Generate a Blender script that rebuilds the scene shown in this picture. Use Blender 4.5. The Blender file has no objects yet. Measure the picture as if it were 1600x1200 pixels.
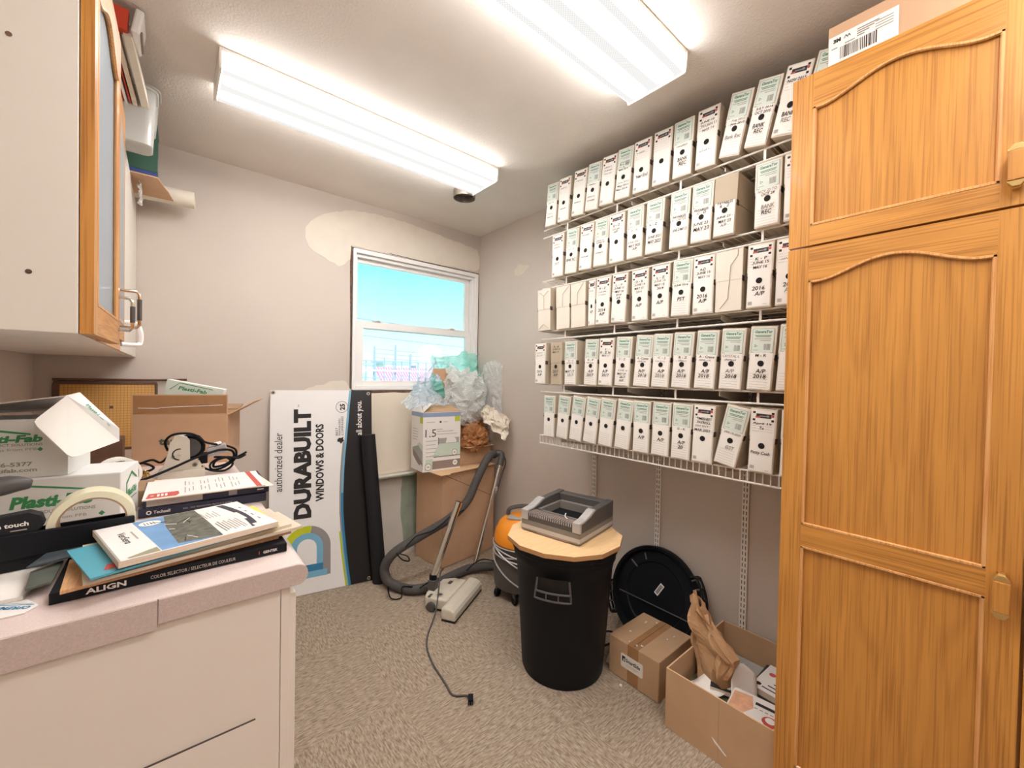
import bpy, bmesh, math, random
from mathutils import Vector, Matrix, noise

C = bpy.context.scene.collection
SC = bpy.context.scene
random.seed(7)
PI = math.pi

# ------------------------------------------------------------------ camera, world, light, exposure
H = 2.44                       # ceiling height
X0, X1, Y0, Y1 = -0.46, 1.946, -2.60, 2.762   # room: left wall, right wall, wall behind the camera, window wall

cam_d = bpy.data.cameras.new('camera')
cam_d.sensor_width = 36.0
cam_d.lens = 640.1 / 1600 * 36.0
cam_d.clip_start = 0.02
cam_d.clip_end = 200
cam = bpy.data.objects.new('camera', cam_d)
C.objects.link(cam)
_yaw, _pit, _rol = 0.698230, -0.015160, 0.019411
_F = Vector((math.sin(_yaw) * math.cos(_pit), math.cos(_yaw) * math.cos(_pit), math.sin(_pit)))
_R = Vector((math.cos(_yaw), -math.sin(_yaw), 0))
_U = _R.cross(_F)
_R2 = math.cos(_rol) * _R + math.sin(_rol) * _U
_U2 = -math.sin(_rol) * _R + math.cos(_rol) * _U
cam.matrix_world = Matrix(((_R2.x, _U2.x, -_F.x, 0), (_R2.y, _U2.y, -_F.y, 0), (_R2.z, _U2.z, -_F.z, 1.293), (0, 0, 0, 1)))
SC.camera = cam

world = bpy.data.worlds.new('sky')
SC.world = world
world.use_nodes = True
nt = world.node_tree
nt.nodes.clear()
_o = nt.nodes.new('ShaderNodeOutputWorld')
_b = nt.nodes.new('ShaderNodeBackground')
_t = nt.nodes.new('ShaderNodeTexCoord')
_s = nt.nodes.new('ShaderNodeSeparateXYZ')
_r = nt.nodes.new('ShaderNodeValToRGB')
nt.links.new(_t.outputs['Generated'], _s.inputs[0])
nt.links.new(_s.outputs['Z'], _r.inputs[0])
nt.links.new(_r.outputs[0], _b.inputs[0])
nt.links.new(_b.outputs[0], _o.inputs[0])
_r.color_ramp.elements[0].position = 0.0
_r.color_ramp.elements[0].color = (0.92, 1.0, 1.0, 1)
_r.color_ramp.elements[1].position = 0.24
_r.color_ramp.elements[1].color = (0.30, 0.93, 1.0, 1)
_e = _r.color_ramp.elements.new(0.11)
_e.color = (0.62, 0.98, 1.0, 1)
_b.inputs[1].default_value = 0.95

sun_d = bpy.data.lights.new('sun', 'SUN')
sun_d.energy = 4.0
sun_d.color = (1.0, 0.97, 0.92)
sun_d.angle = 0.01
sun = bpy.data.objects.new('sun', sun_d)
C.objects.link(sun)
sun.location = (3, -4, 9)
sun.rotation_euler = Vector((0.25, 0.62, -0.75)).to_track_quat('-Z', 'Y').to_euler()

LAMP = 1.0          # overall strength of the two ceiling fixtures (used in their builder)
SC.view_settings.view_transform = 'Standard'
SC.view_settings.look = 'None'
SC.view_settings.exposure = 0.44
SC.view_settings.gamma = 1.0
SC.view_settings.use_curve_mapping = False

# ------------------------------------------------------------------ materials
def lin(c):
    def f(v):
        v /= 255.0
        return v / 12.92 if v <= 0.04045 else ((v + 0.055) / 1.055) ** 2.4
    return (f(c[0]), f(c[1]), f(c[2]), 1.0)

_mats = {}
def mat(name, rgb, rough=0.6, metal=0.0, var=0.0, scale=8.0, stretch=(1, 1, 1), bump=0.0, bscale=None, spec=None, coat=0.0):
    if name in _mats:
        return _mats[name]
    m = bpy.data.materials.new(name)
    m.use_nodes = True
    n = m.node_tree.nodes
    L = m.node_tree.links
    p = n['Principled BSDF']
    p.inputs['Base Color'].default_value = lin(rgb)
    p.inputs['Roughness'].default_value = rough
    p.inputs['Metallic'].default_value = metal
    if spec is not None:
        p.inputs['Specular IOR Level'].default_value = spec
    if coat:
        p.inputs['Coat Weight'].default_value = coat
    if var or bump:
        tc = n.new('ShaderNodeTexCoord')
        mp = n.new('ShaderNodeMapping')
        mp.inputs['Scale'].default_value = stretch
        L.new(tc.outputs['Object'], mp.inputs[0])
        nz = n.new('ShaderNodeTexNoise')
        nz.inputs['Scale'].default_value = scale
        nz.inputs['Detail'].default_value = 4
        L.new(mp.outputs[0], nz.inputs[0])
        if var:
            rp = n.new('ShaderNodeValToRGB')
            a = lin(rgb)
            rp.color_ramp.elements[0].position = 0.3
            rp.color_ramp.elements[1].position = 0.7
            rp.color_ramp.elements[0].color = (a[0] * (1 - var), a[1] * (1 - var), a[2] * (1 - var), 1)
            rp.color_ramp.elements[1].color = (min(1, a[0] * (1 + var)), min(1, a[1] * (1 + var)), min(1, a[2] * (1 + var)), 1)
            L.new(nz.outputs[0], rp.inputs[0])
            L.new(rp.outputs[0], p.inputs['Base Color'])
        if bump:
            nb = n.new('ShaderNodeTexNoise')
            nb.inputs['Scale'].default_value = bscale or scale
            nb.inputs['Detail'].default_value = 3
            L.new(mp.outputs[0], nb.inputs[0])
            bp = n.new('ShaderNodeBump')
            bp.inputs['Strength'].default_value = bump
            bp.inputs['Distance'].default_value = 0.004
            L.new(nb.outputs[0], bp.inputs['Height'])
            L.new(bp.outputs[0], p.inputs['Normal'])
    _mats[name] = m
    return m

def oak(name, axis, light=(212, 148, 68), dark=(164, 106, 42), rough=0.42):
    """oak: fine dark pores and broad cathedral bands that run along one axis (0 X, 1 Y, 2 Z)."""
    m = bpy.data.materials.new(name)
    m.use_nodes = True
    n = m.node_tree.nodes
    L = m.node_tree.links
    p = n['Principled BSDF']
    p.inputs['Roughness'].default_value = rough
    p.inputs['Coat Weight'].default_value = 0.15
    tc = n.new('ShaderNodeTexCoord')
    def noise_node(sc, al, ac, det=4, dist=0.0):
        mp = n.new('ShaderNodeMapping')
        s = [ac, ac, ac]
        s[axis] = al
        mp.inputs['Scale'].default_value = s
        L.new(tc.outputs['Object'], mp.inputs[0])
        nz = n.new('ShaderNodeTexNoise')
        nz.inputs['Scale'].default_value = sc
        nz.inputs['Detail'].default_value = det
        nz.inputs['Distortion'].default_value = dist
        L.new(mp.outputs[0], nz.inputs[0])
        return nz
    big = noise_node(1.0, 1.1, 9.0, 2, 0.3)
    sn = n.new('ShaderNodeMath'); sn.operation = 'MULTIPLY'; sn.inputs[1].default_value = 34.0
    L.new(big.outputs[0], sn.inputs[0])
    si = n.new('ShaderNodeMath'); si.operation = 'SINE'
    L.new(sn.outputs[0], si.inputs[0])
    fine = noise_node(1.0, 4.0, 260.0, 3)
    mid = noise_node(1.0, 2.0, 60.0, 3)
    rp = n.new('ShaderNodeValToRGB')
    rp.color_ramp.elements[0].position = 0.0
    rp.color_ramp.elements[0].color = lin(light)
    rp.color_ramp.elements[1].position = 1.0
    rp.color_ramp.elements[1].color = lin(dark)
    a1 = n.new('ShaderNodeMapRange'); a1.inputs[1].default_value = -0.2; a1.inputs[2].default_value = 1.0; a1.inputs[3].default_value = 0.0; a1.inputs[4].default_value = 0.26
    L.new(si.outputs[0], a1.inputs[0])
    a2 = n.new('ShaderNodeMapRange'); a2.inputs[1].default_value = 0.48; a2.inputs[2].default_value = 0.62; a2.inputs[3].default_value = 0.0; a2.inputs[4].default_value = 0.55
    L.new(fine.outputs[0], a2.inputs[0])
    a3 = n.new('ShaderNodeMapRange'); a3.inputs[1].default_value = 0.35; a3.inputs[2].default_value = 0.7; a3.inputs[3].default_value = 0.0; a3.inputs[4].default_value = 0.22
    L.new(mid.outputs[0], a3.inputs[0])
    s1 = n.new('ShaderNodeMath'); s1.operation = 'ADD'
    L.new(a1.outputs[0], s1.inputs[0]); L.new(a2.outputs[0], s1.inputs[1])
    s2 = n.new('ShaderNodeMath'); s2.operation = 'ADD'
    L.new(s1.outputs[0], s2.inputs[0]); L.new(a3.outputs[0], s2.inputs[1])
    L.new(s2.outputs[0], rp.inputs[0])
    L.new(rp.outputs[0], p.inputs['Base Color'])
    return m

def glass_mat(name, tint=(1, 1, 1), gloss=0.08):
    m = bpy.data.materials.new(name)
    m.use_nodes = True
    n = m.node_tree.nodes
    L = m.node_tree.links
    n.clear()
    o = n.new('ShaderNodeOutputMaterial')
    t = n.new('ShaderNodeBsdfTransparent'); t.inputs[0].default_value = (*tint, 1)
    g = n.new('ShaderNodeBsdfGlossy'); g.inputs['Roughness'].default_value = 0.02
    fr = n.new('ShaderNodeFresnel'); fr.inputs[0].default_value = 1.3
    mu = n.new('ShaderNodeMath'); mu.operation = 'MULTIPLY'; mu.inputs[1].default_value = gloss / 0.04
    L.new(fr.outputs[0], mu.inputs[0])
    mu.use_clamp = True
    mx = n.new('ShaderNodeMixShader')
    L.new(mu.outputs[0], mx.inputs[0]); L.new(t.outputs[0], mx.inputs[1]); L.new(g.outputs[0], mx.inputs[2])
    L.new(mx.outputs[0], o.inputs[0])
    return m

def film_mat(name, rgb, see=0.4, rough=0.25, bumpscale=150, bump=0.6):
    """thin plastic film or milky plastic: part clear, part scattering, with a gloss."""
    m = bpy.data.materials.new(name)
    m.use_nodes = True
    n = m.node_tree.nodes
    L = m.node_tree.links
    n.clear()
    o = n.new('ShaderNodeOutputMaterial')
    t = n.new('ShaderNodeBsdfTransparent')
    d = n.new('ShaderNodeBsdfDiffuse'); d.inputs[0].default_value = lin(rgb)
    tl = n.new('ShaderNodeBsdfTranslucent'); tl.inputs[0].default_value = lin(rgb)
    g = n.new('ShaderNodeBsdfGlossy'); g.inputs['Roughness'].default_value = rough
    a = n.new('ShaderNodeMixShader'); a.inputs[0].default_value = 0.35
    L.new(d.outputs[0], a.inputs[1]); L.new(tl.outputs[0], a.inputs[2])
    b = n.new('ShaderNodeMixShader'); b.inputs[0].default_value = 0.18
    L.new(a.outputs[0], b.inputs[1]); L.new(g.outputs[0], b.inputs[2])
    c = n.new('ShaderNodeMixShader'); c.inputs[0].default_value = 1 - see
    L.new(t.outputs[0], c.inputs[1]); L.new(b.outputs[0], c.inputs[2])
    L.new(c.outputs[0], o.inputs[0])
    if bump:
        tc = n.new('ShaderNodeTexCoord')
        v = n.new('ShaderNodeTexVoronoi'); v.inputs['Scale'].default_value = bumpscale
        L.new(tc.outputs['Object'], v.inputs[0])
        bp = n.new('ShaderNodeBump'); bp.inputs['Strength'].default_value = bump; bp.inputs['Distance'].default_value = 0.004
        L.new(v.outputs['Distance'], bp.inputs['Height'])
        for q in (d, g, tl):
            L.new(bp.outputs[0], q.inputs['Normal'])
    return m

def carpet_mat():
    """carpet squares laid quarter-turn: broken streaks that run along X on one square and along Y on the next."""
    m = bpy.data.materials.new('carpet')
    m.use_nodes = True
    n = m.node_tree.nodes
    L = m.node_tree.links
    p = n['Principled BSDF']
    p.inputs['Roughness'].default_value = 0.95
    p.inputs['Specular IOR Level'].default_value = 0.1
    tc = n.new('ShaderNodeTexCoord')
    def streak(sx, sy):
        mp = n.new('ShaderNodeMapping'); mp.inputs['Scale'].default_value = (sx, sy, 1)
        L.new(tc.outputs['Object'], mp.inputs[0])
        nz = n.new('ShaderNodeTexNoise'); nz.inputs['Scale'].default_value = 1.0; nz.inputs['Detail'].default_value = 2.5
        nz.inputs['Roughness'].default_value = 0.65
        L.new(mp.outputs[0], nz.inputs[0])
        return nz
    a, b = streak(34, 185), streak(185, 34)
    mpc = n.new('ShaderNodeMapping'); mpc.inputs['Location'].default_value = (-0.211 * 2, -0.005 * 2, 0.5); mpc.inputs['Scale'].default_value = (2, 2, 0)
    L.new(tc.outputs['Object'], mpc.inputs[0])
    ck = n.new('ShaderNodeTexChecker'); ck.inputs['Scale'].default_value = 1.0
    ck.inputs[1].default_value = (0, 0, 0, 1); ck.inputs[2].default_value = (1, 1, 1, 1)
    L.new(mpc.outputs[0], ck.inputs[0])
    mx = n.new('ShaderNodeMix'); mx.data_type = 'FLOAT'
    L.new(ck.outputs[0], mx.inputs[0]); L.new(a.outputs[0], mx.inputs[2]); L.new(b.outputs[0], mx.inputs[3])
    rp = n.new('ShaderNodeValToRGB')
    rp.color_ramp.elements[0].position = 0.36; rp.color_ramp.elements[0].color = lin((136, 120, 104))
    rp.color_ramp.elements[1].position = 0.64; rp.color_ramp.elements[1].color = lin((186, 169, 150))
    L.new(mx.outputs[0], rp.inputs[0])
    L.new(rp.outputs[0], p.inputs['Base Color'])
    bp = n.new('ShaderNodeBump'); bp.inputs['Strength'].default_value = 0.5; bp.inputs['Distance'].default_value = 0.004
    L.new(mx.outputs[0], bp.inputs['Height']); L.new(bp.outputs[0], p.inputs['Normal'])
    return m

def emit_lens():
    """prismatic lens of a fluorescent fixture: two bright tubes show through a ribbed, less bright lens."""
    m = bpy.data.materials.new('lit_lens')
    m.use_nodes = True
    n = m.node_tree.nodes
    L = m.node_tree.links
    n.clear()
    o = n.new('ShaderNodeOutputMaterial')
    e = n.new('ShaderNodeEmission')
    tc = n.new('ShaderNodeTexCoord')
    sp = n.new('ShaderNodeSeparateXYZ')
    L.new(tc.outputs['Object'], sp.inputs[0])
    # distance from either tube, across the lens (local Y)
    ab = n.new('ShaderNodeMath'); ab.operation = 'ABSOLUTE'
    L.new(sp.outputs['Y'], ab.inputs[0])
    sb = n.new('ShaderNodeMath'); sb.operation = 'SUBTRACT'; sb.inputs[1].default_value = 0.052
    L.new(ab.outputs[0], sb.inputs[0])
    a2 = n.new('ShaderNodeMath'); a2.operation = 'ABSOLUTE'
    L.new(sb.outputs[0], a2.inputs[0])
    mr = n.new('ShaderNodeMapRange'); mr.interpolation_type = 'SMOOTHSTEP'
    mr.inputs[1].default_value = 0.002; mr.inputs[2].default_value = 0.036; mr.inputs[3].default_value = 1.0; mr.inputs[4].default_value = 0.0
    L.new(a2.outputs[0], mr.inputs[0])
    # tubes stop short of the ends
    ax = n.new('ShaderNodeMath'); ax.operation = 'ABSOLUTE'
    L.new(sp.outputs['X'], ax.inputs[0])
    me = n.new('ShaderNodeMapRange'); me.interpolation_type = 'SMOOTHSTEP'
    me.inputs[1].default_value = 0.52; me.inputs[2].default_value = 0.61; me.inputs[3].default_value = 1.0; me.inputs[4].default_value = 0.0
    L.new(ax.outputs[0], me.inputs[0])
    mm = n.new('ShaderNodeMath'); mm.operation = 'MULTIPLY'
    L.new(mr.outputs[0], mm.inputs[0]); L.new(me.outputs[0], mm.inputs[1])
    # prisms
    w1 = n.new('ShaderNodeTexChecker'); w1.inputs['Scale'].default_value = 1.0
    mp = n.new('ShaderNodeMapping'); mp.inputs['Scale'].default_value = (210, 210, 0); mp.inputs['Location'].default_value = (0, 0, 0.5)
    L.new(tc.outputs['Object'], mp.inputs[0]); L.new(mp.outputs[0], w1.inputs[0])
    st = n.new('ShaderNodeMath'); st.operation = 'MULTIPLY_ADD'; st.inputs[1].default_value = 32.0 * LAMP
    # the sloped sides of the lens sit close to the tubes and throw light along the ceiling
    sd_ = n.new('ShaderNodeMapRange'); sd_.inputs[1].default_value = 0.109; sd_.inputs[2].default_value = 0.112; sd_.inputs[3].default_value = 0.70; sd_.inputs[4].default_value = 10.0 * LAMP
    L.new(ab.outputs[0], sd_.inputs[0])
    L.new(sd_.outputs[0], st.inputs[2])
    L.new(mm.outputs[0], st.inputs[0])
    pr = n.new('ShaderNodeMapRange'); pr.inputs[3].default_value = 0.9; pr.inputs[4].default_value = 1.06
    L.new(w1.outputs['Fac'], pr.inputs[0])
    fin = n.new('ShaderNodeMath'); fin.operation = 'MULTIPLY'
    L.new(st.outputs[0], fin.inputs[0]); L.new(pr.outputs[0], fin.inputs[1])
    e.inputs[0].default_value = (1.0, 0.978, 0.955, 1)
    L.new(fin.outputs[0], e.inputs[1])
    L.new(e.outputs[0], o.inputs[0])
    return m

def grid_mat(name, base, line, cell, w, axes=(0, 2)):
    m = bpy.data.materials.new(name)
    m.use_nodes = True
    n = m.node_tree.nodes
    L = m.node_tree.links
    p = n['Principled BSDF']
    p.inputs['Roughness'].default_value = 0.5
    tc = n.new('ShaderNodeTexCoord')
    sp = n.new('ShaderNodeSeparateXYZ')
    L.new(tc.outputs['Object'], sp.inputs[0])
    outs = []
    for a in axes:
        d = n.new('ShaderNodeMath'); d.operation = 'DIVIDE'; d.inputs[1].default_value = cell
        L.new(sp.outputs[a], d.inputs[0])
        f = n.new('ShaderNodeMath'); f.operation = 'FRACT'
        L.new(d.outputs[0], f.inputs[0])
        g = n.new('ShaderNodeMath'); g.operation = 'LESS_THAN'; g.inputs[1].default_value = w
        L.new(f.outputs[0], g.inputs[0])
        outs.append(g)
    mx = n.new('ShaderNodeMath'); mx.operation = 'MAXIMUM'
    L.new(outs[0].outputs[0], mx.inputs[0]); L.new(outs[1].outputs[0], mx.inputs[1])
    rp = n.new('ShaderNodeValToRGB')
    rp.color_ramp.elements[0].color = lin(base); rp.color_ramp.elements[1].color = lin(line)
    L.new(mx.outputs[0], rp.inputs[0]); L.new(rp.outputs[0], p.inputs['Base Color'])
    return m

M = {}
M['wall'] = mat('wall_paint', (207, 195, 185), 0.75, var=0.02, scale=3, bump=0.12, bscale=260)
M['ceil'] = mat('ceiling_texture', (236, 228, 220), 0.85, var=0.02, scale=6, bump=0.45, bscale=120)
M['carpet'] = carpet_mat()
M['plaster'] = mat('filler_white', (226, 216, 202), 0.8, var=0.03, scale=14, bump=0.15, bscale=40)
M['plaster2'] = mat('filler_thin', (217, 205, 190), 0.8, var=0.03, scale=22)
M['cream'] = mat('cream_drywall', (232, 220, 202), 0.8, var=0.015, scale=6)
M['mudwhite'] = mat('bare_white_board', (214, 206, 196), 0.8, var=0.02, scale=10)
M['greenboard'] = mat('green_drywall', (158, 166, 148), 0.85, var=0.12, scale=16)
M['gapdark'] = mat('raw_opening', (104, 80, 66), 0.9, var=0.4, scale=60)
M['vinyl'] = mat('white_vinyl', (244, 242, 240), 0.35, var=0.01)
M['glass'] = glass_mat('window_glass')
M['white_paint'] = mat('white_metal', (238, 233, 226), 0.4, var=0.01)
M['lens'] = emit_lens()
M['galv'] = mat('galvanised_steel', (150, 140, 128), 0.45, 0.7, var=0.15, scale=30)
M['melamine'] = mat('cream_melamine', (238, 229, 219), 0.45, var=0.012, scale=5)
M['white_lam'] = mat('white_laminate', (228, 222, 212), 0.4, var=0.01)
M['underside'] = mat('cabinet_underside', (226, 219, 209), 0.5, var=0.03)
M['counter'] = mat('pink_speckled_laminate', (222, 204, 198), 0.4, var=0.09, scale=420)
M['counter_edge'] = mat('pink_laminate_edge', (206, 188, 181), 0.4, var=0.09, scale=420)
M['oakV'] = oak('oak_grain_up', 2)
M['oakH'] = oak('oak_grain_along', 1)
M['oakP'] = oak('oak_panel', 2, (208, 145, 66), (168, 110, 45))
M['oakE'] = oak('oak_edge', 2, (226, 172, 112), (196, 128, 66))
M['brass'] = mat('brass', (214, 182, 120), 0.28, 0.9, var=0.05)
M['chrome'] = mat('chrome', (225, 222, 216), 0.15, 1.0, var=0.02)
M['frost'] = film_mat('frosted_pane', (206, 216, 224), 0.25, 0.2, bump=0)
M['wire'] = mat('white_coated_wire', (236, 230, 222), 0.4, var=0.01)
M['slot'] = mat('slot_dark', (74, 62, 54), 0.9, var=0.05)
M['filebox'] = mat('file_board_white', (226, 217, 203), 0.7, var=0.02, scale=12)
M['fileside'] = mat('file_board_kraft', (196, 180, 158), 0.75, var=0.04, scale=14)
M['filetan'] = mat('file_board_tan', (186, 170, 148), 0.75, var=0.04, scale=14)
M['seam'] = mat('fold_line', (168, 150, 128), 0.8, var=0.03)
M['paper'] = mat('white_paper', (240, 235, 228), 0.7, var=0.01)
M['hole'] = mat('finger_hole_black', (26, 21, 18), 0.9, var=0.1)
M['ink'] = mat('black_marker', (40, 36, 36), 0.7, var=0.05)
M['inkgrey'] = mat('grey_pencil', (140, 134, 130), 0.7, var=0.05)
M['greenink'] = mat('green_print', (104, 140, 118), 0.6, var=0.05)
M['mint'] = mat('mint_print', (214, 224, 214), 0.6, var=0.02)
M['rule'] = mat('grey_rule', (176, 168, 160), 0.7, var=0.02)
M['redink'] = mat('red_print', (196, 84, 76), 0.6, var=0.04)
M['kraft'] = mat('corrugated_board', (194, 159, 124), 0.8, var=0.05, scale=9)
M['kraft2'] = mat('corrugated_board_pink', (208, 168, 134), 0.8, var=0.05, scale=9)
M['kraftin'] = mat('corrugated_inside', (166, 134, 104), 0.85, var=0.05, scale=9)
M['kraftedge'] = mat('board_edge', (214, 178, 138), 0.85, var=0.06, scale=60)
M['tape'] = mat('packing_tape', (172, 128, 88), 0.25, var=0.06, scale=20)
M['bagpaper'] = mat('kraft_paper', (192, 152, 112), 0.8, var=0.06, scale=30)
M['brownpaper'] = mat('packing_paper_brown', (176, 122, 76), 0.8, var=0.12, scale=30)
M['creampaper'] = mat('packing_paper_cream', (232, 222, 206), 0.8, var=0.03, scale=30)
M['black'] = mat('black_plastic', (14, 16, 22), 0.55, var=0.08, scale=30, spec=0.25)
M['blackmat'] = mat('black_matte', (14, 14, 20), 0.7, var=0.08, scale=30)
M['charcoal'] = mat('charcoal_board', (48, 46, 48), 0.45, var=0.12, scale=3)
M['dgrey'] = mat('dark_grey_plastic', (82, 78, 76), 0.5, var=0.04)
M['hose'] = mat('hose_sleeve', (78, 74, 72), 0.75, var=0.12, scale=90)
M['grey'] = mat('grey_plastic', (128, 121, 114), 0.5, var=0.04)
M['silver'] = mat('silver_plastic', (190, 186, 184), 0.35, 0.3, var=0.03)
M['orange'] = mat('orange_plastic', (244, 150, 36), 0.4, var=0.02)
M['beigeplastic'] = mat('beige_plastic', (212, 204, 188), 0.45, var=0.03, scale=40)
M['plywood'] = mat('plywood', (234, 196, 146), 0.6, var=0.08, scale=6, stretch=(2, 22, 22))
M['plyedge'] = mat('plywood_edge', (188, 140, 92), 0.8, var=0.2, scale=14, stretch=(2, 2, 120))
M['signwhite'] = mat('sign_white', (240, 238, 237), 0.35, var=0.01)
M['lblue'] = mat('sign_light_blue', (120, 178, 208), 0.4, var=0.02)
M['dblue'] = mat('sign_blue', (50, 128, 172), 0.4, var=0.02)
M['lime'] = mat('sign_lime', (198, 206, 40), 0.4, var=0.02)
M['sgrey'] = mat('sign_grey', (150, 146, 146), 0.4, var=0.02)
M['white'] = mat('bright_white', (240, 236, 232), 0.45, var=0.01)
M['teal'] = mat('teal_card', (84, 164, 184), 0.45, var=0.04)
M['navy'] = mat('navy_binder', (34, 38, 60), 0.4, var=0.05)
M['brandgreen'] = mat('brand_green', (58, 140, 84), 0.55, var=0.04)
M['printgrey'] = mat('print_grey', (150, 146, 130), 0.6, var=0.04)
M['pfgrey'] = mat('box_face_grey', (222, 220, 213), 0.6, var=0.02)
M['pfwhite'] = mat('box_face_white', (238, 238, 236), 0.5, var=0.01)
M['tapeclear'] = mat('tape_roll_side', (232, 226, 196), 0.35, var=0.03)
M['bubble'] = film_mat('bubble_wrap', (254, 254, 253), 0.20, 0.22, 120, 0.8)
M['skylitfilm'] = film_mat('sky_tinted_wrap', (150, 244, 226), 0.32, 0.25, 110, 0.6)  # pale green wrap; teal of the sky light behind is put into the colour
M['bluefilm'] = film_mat('blue_bubble_wrap', (224, 240, 252), 0.42, 0.25, 110, 0.5)
M['milky'] = film_mat('milky_tub', (228, 228, 224), 0.30, 0.3, bump=0)
M['paleblue'] = mat('pale_blue_print', (150, 166, 196), 0.5, var=0.03)
M['skyblue'] = mat('brochure_blue', (112, 160, 208), 0.35, var=0.12, scale=22)
M['photo'] = mat('brochure_photo', (96, 98, 88), 0.4, var=0.55, scale=70)
M['sage'] = mat('sage_print', (158, 156, 130), 0.5, var=0.06)
M['limegreen'] = mat('label_green', (190, 206, 60), 0.5, var=0.04)
M['wood1'] = mat('siding_brown', (170, 124, 88), 0.6, var=0.12, scale=8, stretch=(3, 40, 1))
M['wood2'] = mat('siding_tan', (206, 158, 112), 0.55, var=0.15, scale=8, stretch=(40, 4, 1))
M['sidebeige'] = mat('siding_beige', (206, 192, 172), 0.6, var=0.05)
M['slate'] = mat('slate_chip', (74, 82, 88), 0.5, var=0.12, scale=30)
M['slateg'] = mat('grey_green_chip', (88, 92, 84), 0.5, var=0.12, scale=30)
M['yellow'] = mat('yellow_print', (236, 216, 84), 0.5, var=0.03)
M['gridboard'] = grid_mat('gridded_yellow_board', (214, 162, 88), (164, 116, 62), 0.0125, 0.12)
M['frameb'] = mat('dark_brown_frame', (96, 66, 46), 0.5, var=0.2, scale=20)
M['binder_red'] = mat('red_card', (212, 70, 44), 0.5, var=0.04)
M['green_bk'] = mat('green_binding', (46, 84, 66), 0.6, var=0.06)
M['blue_bk'] = mat('blue_binding', (52, 72, 132), 0.5, var=0.05)
M['pages'] = mat('paper_stack', (222, 204, 184), 0.8, var=0.12, scale=10, stretch=(1, 1, 120))
M['pink_out'] = mat('pink_red_roof', (238, 120, 168), 0.6, var=0.06)
M['out_white'] = mat('painted_white', (235, 232, 228), 0.6, var=0.02)
M['out_grey'] = mat('painted_grey', (176, 190, 204), 0.6, var=0.05)
M['out_steel'] = mat('fence_steel', (150, 168, 186), 0.5, var=0.05)
M['snow'] = mat('pale_ground', (225, 225, 222), 0.9, var=0.04)
M['cardgrey'] = mat('grey_print', (172, 172, 168), 0.6, var=0.04)
M['taupe'] = mat('taupe_print', (150, 132, 124), 0.6, var=0.04)
M['mintprint'] = mat('pale_mint_print', (206, 220, 204), 0.6, var=0.02)

# ------------------------------------------------------------------ mesh builder
def TR(x=0, y=0, z=0):
    return Matrix.Translation((x, y, z))
def RZ(a): return Matrix.Rotation(a, 4, 'Z')
def RX(a): return Matrix.Rotation(a, 4, 'X')
def RY(a): return Matrix.Rotation(a, 4, 'Y')
def frame(o, x, y):
    """matrix whose X and Y axes lie along x and y, seated at o."""
    x = Vector(x).normalized(); y = Vector(y)
    y = (y - x * y.dot(x)).normalized(); z = x.cross(y)
    return Matrix(((x.x, y.x, z.x, o[0]), (x.y, y.y, z.y, o[1]), (x.z, y.z, z.z, o[2]), (0, 0, 0, 1)))

_txt = {}
def text_polys(s, bold):
    k = (s, bold)
    if k not in _txt:
        cu = bpy.data.curves.new('t', 'FONT')
        cu.body = s
        cu.size = 1.0
        cu.offset = bold
        cu.resolution_u = 2
        o = bpy.data.objects.new('t', cu)
        C.objects.link(o)
        dg = bpy.context.evaluated_depsgraph_get()
        me = bpy.data.meshes.new_from_object(o.evaluated_get(dg))
        vs = [(v.co.x, v.co.y) for v in me.vertices]
        fs = [tuple(p.vertices) for p in me.polygons]
        bpy.data.objects.remove(o)
        bpy.data.curves.remove(cu)
        bpy.data.meshes.remove(me)
        _txt[k] = (vs, fs)
    return _txt[k]

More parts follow.
